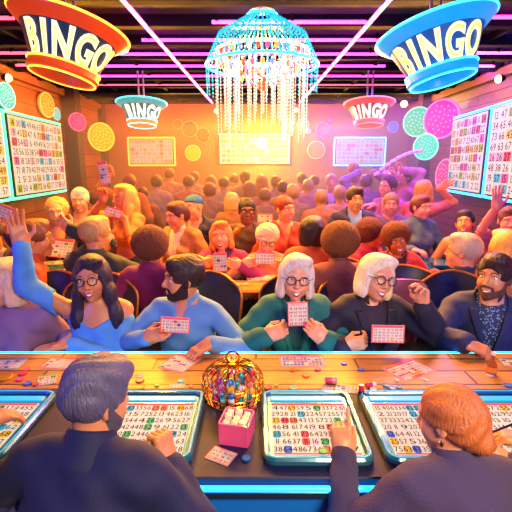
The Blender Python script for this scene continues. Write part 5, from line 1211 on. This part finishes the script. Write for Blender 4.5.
# ------------------------------------------------------------------ back of the room: simpler figures
FAR = []
def far(px, py, Y, label, s=.92, yaw=180, **k):
    kk = dict(q='far', stand=True, smile=None, top='sweater'); kk.update(k); return person(px, py, Y, label, s=s, yaw=yaw, **kk)
fr = [(157, 184, 6.0, 'short-haired person in grey standing at the far left of the back rows, from behind', '#a08c88', 'short'), (170, 176, 6.6, 'tall person from behind just right of the farthest left pair', '#b89880', 'crop'),
      (189, 184, 6.1, 'person in profile chatting under the lime disc', '#a87860', 'short'), (195, 179, 6.7, 'blurred person just behind the profile chatter', '#c0a080', 'crop'), (211, 183, 6.6, 'person with bobbed hair far back left of the lamp', '#b89078', 'bob'),
      (224, 185, 6.3, 'person from behind below the left edge of the bright board', '#a89484', 'crop'), (210, 193, 5.3, 'broad-shouldered person in brown from behind in the fifth row', '#88685a', 'short'), (234, 181, 7.0, 'pale far figure below the left of the bright lamp', '#c0a080', 'crop'),
      (245, 179, 6.6, 'person from behind directly left of the bright lamp', '#b08c68', 'short'), (276, 184, 6.3, 'person from behind right of the long-haired far woman', '#a88870', 'short'), (293, 195, 5.0, 'dark-haired person from behind in the middle rows', '#7a6068', 'short'),
      (302, 181, 6.7, 'person far back under the peach disc', '#b08c68', 'short'), (308, 188, 5.9, 'person from behind in rosy tan under the orange disc', '#a87870', 'crop'), (314, 183, 6.4, 'slim person behind the rosy tan figure', '#a88890', 'crop'),
      (265, 198, 5.3, 'small seated person from behind below the long-haired far woman', '#90705a', 'crop'), (321, 200, 4.9, 'person in a rust top from behind left of the suited man', '#a06858', 'crop')]
for px, py, Y, l, c, hr in fr: far(px, py, Y, l, tcol=c, hair=hr, hcol=['#8a5a38', '#a87848', '#6a4630', '#b88a58', '#7a5040'][px % 5], skin='#c88458')  # tops and hair lightened to suggest the haze
far(232, 203, 5.0, 'blonde bobbed person from behind in the middle rows', tcol='#a87040', hair='bob', hcol='#e8b860', sex='f')
far(262, 183, 6.4, 'far woman with long hair from behind below the lamp', tcol='#b88040', hair='long', hcol='#b87838', sex='f')
far(331, 183, 6.0, 'grey-haired far man in a grey suit facing the camera', yaw=0, tcol='#6a5a70', tcol2='#d8c8d0', top='jacket', hair='short', hcol='#c89888', skin='#e09a88')
far(355, 181, 6.0, 'far person in rose light left of the raised arms', tcol='#c07898', hair='crop', hcol='#a05878', yaw=160, skin='#d88898')  # rose tint of the light painted into skin, hair and top
far(353, 171, 7.0, 'farthest tall person with violet hair under the right back board', tcol='#a070b0', hair='curly', hcol='#a04890', yaw=180, skin='#c87898')
far(366, 184, 5.6, 'far person in blue light with two arms flung up', tcol='#8a6ab0', hair='short', hcol='#6a4070', yaw=170, skin='#d0809c', L=dict(at=(360, 166, 5.6), f=(0, 0, 1), e=(-1, 0, 0)), R=dict(at=(373, 166, 5.5), f=(0, 0, 1), e=(1, 0, 0)))  # cast of the coloured light is painted into the figure's colours
far(130, 184, 5.4, 'far person in amber light with one arm thrown up to the left', tcol='#c07030', hair='short', hcol='#8a4420', yaw=175, skin='#c8743c', L=dict(at=(110, 168, 5.3), f=(-.3, 0, 1), e=(-.6, 0, -1)))  # amber light carried by the skin, hair and top colours
far(96, 201, 5.1, 'person from behind in brown shade beside the left column', tcol='#8a5038', hair='short', hcol='#6a3a28')
far(143, 196, 5.6, 'person from behind in a brown coat between blonde and short-haired woman', tcol='#8a4a2c', hair='crop', hcol='#5a3020')
far(250, 190, 5.9, 'amber-lit person from behind just below the lamp', tcol='#b88850', hair='bob', hcol='#a87040', sex='f')
far(340, 196, 5.3, 'pale-topped person from behind beside the navy suited man', tcol='#c8907c', hair='short', hcol='#b08068')
far(283, 190, 5.6, 'slim person from behind in a tan coat right of centre', tcol='#a87848', hair='crop', hcol='#6a4028')
# seats in the crowd
for px, Y, rz, l, k_ in ((20, 3.12, 120, 'maroon padded chair of the rust-jacketed person', 'maroon'), (184, 3.05, 0, 'rust padded chair behind the timber table at the left', 'rust'), (145, 4.35, 0, 'maroon chair beside the blonde paddle holder', 'maroon'), (384, 2.92, 180, 'violet padded chair in front of the smiling afro-haired woman', 'violet'),
                         (302, 4.15, 0, 'maroon chair right of the red-haired person', 'maroon'), (335, 4.5, 0, 'rust padded chair left of the suited man', 'rust'), (278, 3.75, 6, 'rust padded chair behind the grey-haired woman reading', 'rust'), (120, 4.15, 170, 'maroon chair behind the olive jacket', 'maroon')):
    chair_at(px, Y, rz, l, k_)
# ------------------------------------------------------------------ things held
held(at(175, 325, 1.86), V(.1, .1, 1), V(1, .15, -.12), .135, .075, 7, 4, 'pink-bordered card held up by the bearded man', seed=31, tint=.1, head='#e84a5a')
held(at(298, 314, 1.88), V(0, .12, 1), V(1, 0, .03), .095, .115, 4, 5, 'BINGO card held up by the woman in green', seed=32, title=True, tint=.05)
held(at(388, 334, 1.86), V(0, .15, 1), V(1, 0, -.02), .155, .085, 7, 5, 'card with a red stripe held by the woman in the dark blazer', seed=33, tint=.05)
held(at(135, 331, 2.25), V(-.5, .1, .9), V(.9, .0, .6), .035, .105, 2, 4, 'orange ticket standing up between the woman in blue and the bearded man', seed=34, tint=1, pals=['#f0963c', '#f4d04a'], head='#f0963c')
held(at(220, 262, 3.2), V(0, .3, 1), V(1, 0, .03), .11, .15, 4, 5, 'pale card held by the laughing ginger woman', seed=35, tint=.1)
held(at(265, 258, 3.2), V(0, .5, 1), V(1, 0, -.03), .15, .10, 5, 3, 'pale blue card held by the grey-haired woman', seed=36, tint=.3, pals=['#3a9ac8', '#f4b8c8'])
held(at(4, 213, 3.18), V(.3, 0, 1), V(.9, 0, -.4), .16, .12, 5, 4, 'pinkish card held aloft at the left edge', seed=37, tint=.2)
held(at(104, 173, 3.68), V(-.15, 0, 1), V(1, 0, .15), .08, .20, 3, 7, 'tall pale paddle card held above the blonde woman', seed=38, tint=.1)
held(at(113, 212, 3.5), V(-.2, .3, 1), V(1, 0, -.3), .13, .07, 4, 2, 'small card phone in the blonde woman\'s lower hand', seed=39, tint=.3)
held(at(61, 248, 3.5), V(0, .6, 1), V(1, 0, -.1), .20, .17, 5, 5, 'pale card propped on the left blue table', seed=40, tint=.2)
held(at(265, 218, 4.4), V(0, .3, 1), V(1, 0, .0), .16, .10, 5, 3, 'pale card propped up behind the grey-haired woman', seed=41, tint=.1)
# pale fan
fp = at(396, 161, 5.35); mb = MB()
for k in range(9): a = math.radians(20 + 18*k*.7); mb.tube([fp + V(-.26 + .065*k, 0, -.11 + .035*k - .012*(k-4)**2*.3), fp + V(-.20 + .065*k, .02, -.09 + .035*k - .012*(k-4)**2*.3)], [.020, .024], 8)
tag(mb.build('paper_fan', mat('fan_white', '#f0e0f0', .5), None, origin=fp), 'curved pale fan raised over the right side of the crowd', 'fan')
# pen
pp = at(497, 433, 1.12); pe = empty('pen', pp, 'thin dark pen in the hand at the right edge', 'pen'); MB().tube([pp + V(.055, -.01, .045), pp + V(-.025, .01, -.012)], .0035, 8).build('barrel', mat('pen_dark', '#1c2030', .25, coat=.5), pe); MB().tube([pp + V(-.0255, .01, -.0125), pp + V(-.036, .013, -.021)], [.003, .0008], 8).build('tip', mat('chrome', '#c0c8d8', .15, 1), pe)
# amber bottle
ap = onz(491, 374, TZ); ab = empty('amber_bottle', ap, 'small amber glass bottle held upright on the counter at the right', 'bottle')
MB().lathe([(.001, .001), (.019, .001), (.021, .006), (.020, .045), (.008, .065), (.0075, .085), (.009, .088), (.001, .088)], 20, ap).build('glass_body', mat('amber_glass', '#a8541c', .08, coat=1, spec=1), ab); MB().lathe([(.001, .0885), (.009, .0885), (.009, .100), (.001, .100)], 16, ap).build('stopper', mat('dauber_#e8e0d8', '#e8e0d8', .3), ab); MB().lathe([(.0206, .014), (.0212, .014), (.0208, .036), (.0200, .036)], 20, ap).build('label_band', mat('band_orange', '#e8882c', .5), ab)
# stools under the near players
for pr in PEOPLE:
    if pr['perch']:
        h = pr['Hc']; l = {449: 'round stool under the auburn-haired woman', 97: 'round stool under the silver-haired man'}.get(pr['px'], 'round stool under the player beyond the right edge' if h[0] > 0 else 'round stool under the player beyond the left edge')
        zt_ = h[2] - .115; t = empty('bar_stool', (h[0], h[1] - .02, 0), l, 'stool'); b_ = V(h[0], h[1] - .02, 0)
        MB().lathe([(.001, zt_-.06), (.17, zt_-.06), (.18, zt_-.03), (.17, zt_), (.001, zt_)], 28, b_).build('seat', mat('chair_#141a30', '#141a30', .45), t); MB().lathe([(.025, .03), (.025, zt_-.06)], 16, b_).build('pole', mat('chrome', '#c0c8d8', .15, 1), t); MB().lathe([(.001, .001), (.18, .001), (.18, .012), (.03, .03), (.001, .03)], 28, b_).build('base', mat('chrome', '#c0c8d8', .15, 1), t)
# thin stage haze hanging over the back rows
hz = MB().box((0, 6.2, 1.16), (2.62, 1.95, 1.13)).build('stage_haze', brk, None, origin=(0, 6.2, 0)); tag(hz, 'thin warm stage haze hanging over the back rows', 'haze', kind='stuff')
hm = bpy.data.materials.new('haze'); hm.use_nodes = True; nt = hm.node_tree; nt.nodes.clear(); out = nt.nodes.new('ShaderNodeOutputMaterial'); vs_ = nt.nodes.new('ShaderNodeVolumeScatter'); vs_.inputs['Density'].default_value = .085; vs_.inputs['Anisotropy'].default_value = .35; nt.links.new(vs_.outputs[0], out.inputs['Volume']); hz.data.materials.clear(); hz.data.materials.append(hm)
area((0, 7.4, 2.62), (0, 4.0, .9), 3.2, 180, '#ffb838', .4)           # warm stage wash from the back
area((-1.5, 4.9, 2.66), (-1.2, 2.4, .9), 1.8, 62, '#ff9028', .3)
area((1.5, 4.9, 2.66), (1.2, 2.4, .9), 1.8, 52, '#ff8a58', .3)
for x in (-1.5, 0, 1.5): area((x, 3.9, 2.70), (x*.75, 2.1, 1.1), .4, 105, '#ffae28', .12)          # rim lights over the front rows
for x in (-1.0, 1.0): area((x, 4.22, 2.45), (x*.6, 2.1, 1.1), .4, 75, '#ffae28', .12)
for x in (-.55, .55): area((x, 2.75, 2.74), (x*1.1, 1.0, 1.0), .35, 20, '#ff9c2c', .1)
area((-2.3, 5.8, 2.6), (-2.9, 5.8, 1.0), .5, 45, '#ff5a10', 3.4)
area((2.3, 5.6, 2.6), (2.9, 5.6, 1.0), .5, 70, '#9030ff', 3.4)
area((1.6, 7.6, 2.55), (1.9, 8.4, 1.3), 1.4, 75, '#3040ff', .8)
area((-1.6, 7.6, 2.55), (-1.9, 8.4, 1.3), 1.4, 40, '#ff5a10', .8)
area((2.0, 5.0, 2.6), (1.8, 4.4, 1.0), 1.2, 60, '#5a40ff', 1.2)
area((.9, -.5, 2.2), (0, 2.2, 1.0), .9, 84, '#ffdcc0', .5)          # unseen fill light added behind the camera for the faces
area((-2.2, .6, 1.9), (-.6, 1.6, .9), .7, 34, '#1a50ff', .7)  # blue side fills added for the shadows, no fixtures
area((2.2, .6, 1.9), (.6, 1.6, .9), .7, 30, '#1a50ff', .7)
w = bpy.data.worlds.new('room_ambient'); sc.world = w; w.use_nodes = True; w.node_tree.nodes['Background'].inputs[0].default_value = srgb('#2a3ab0'); w.node_tree.nodes['Background'].inputs[1].default_value = .25
sc.view_settings.view_transform = 'Standard'; sc.view_settings.look = 'None'; sc.view_settings.gamma = 1; sc.view_settings.exposure = 0; sc.view_settings.use_curve_mapping = False
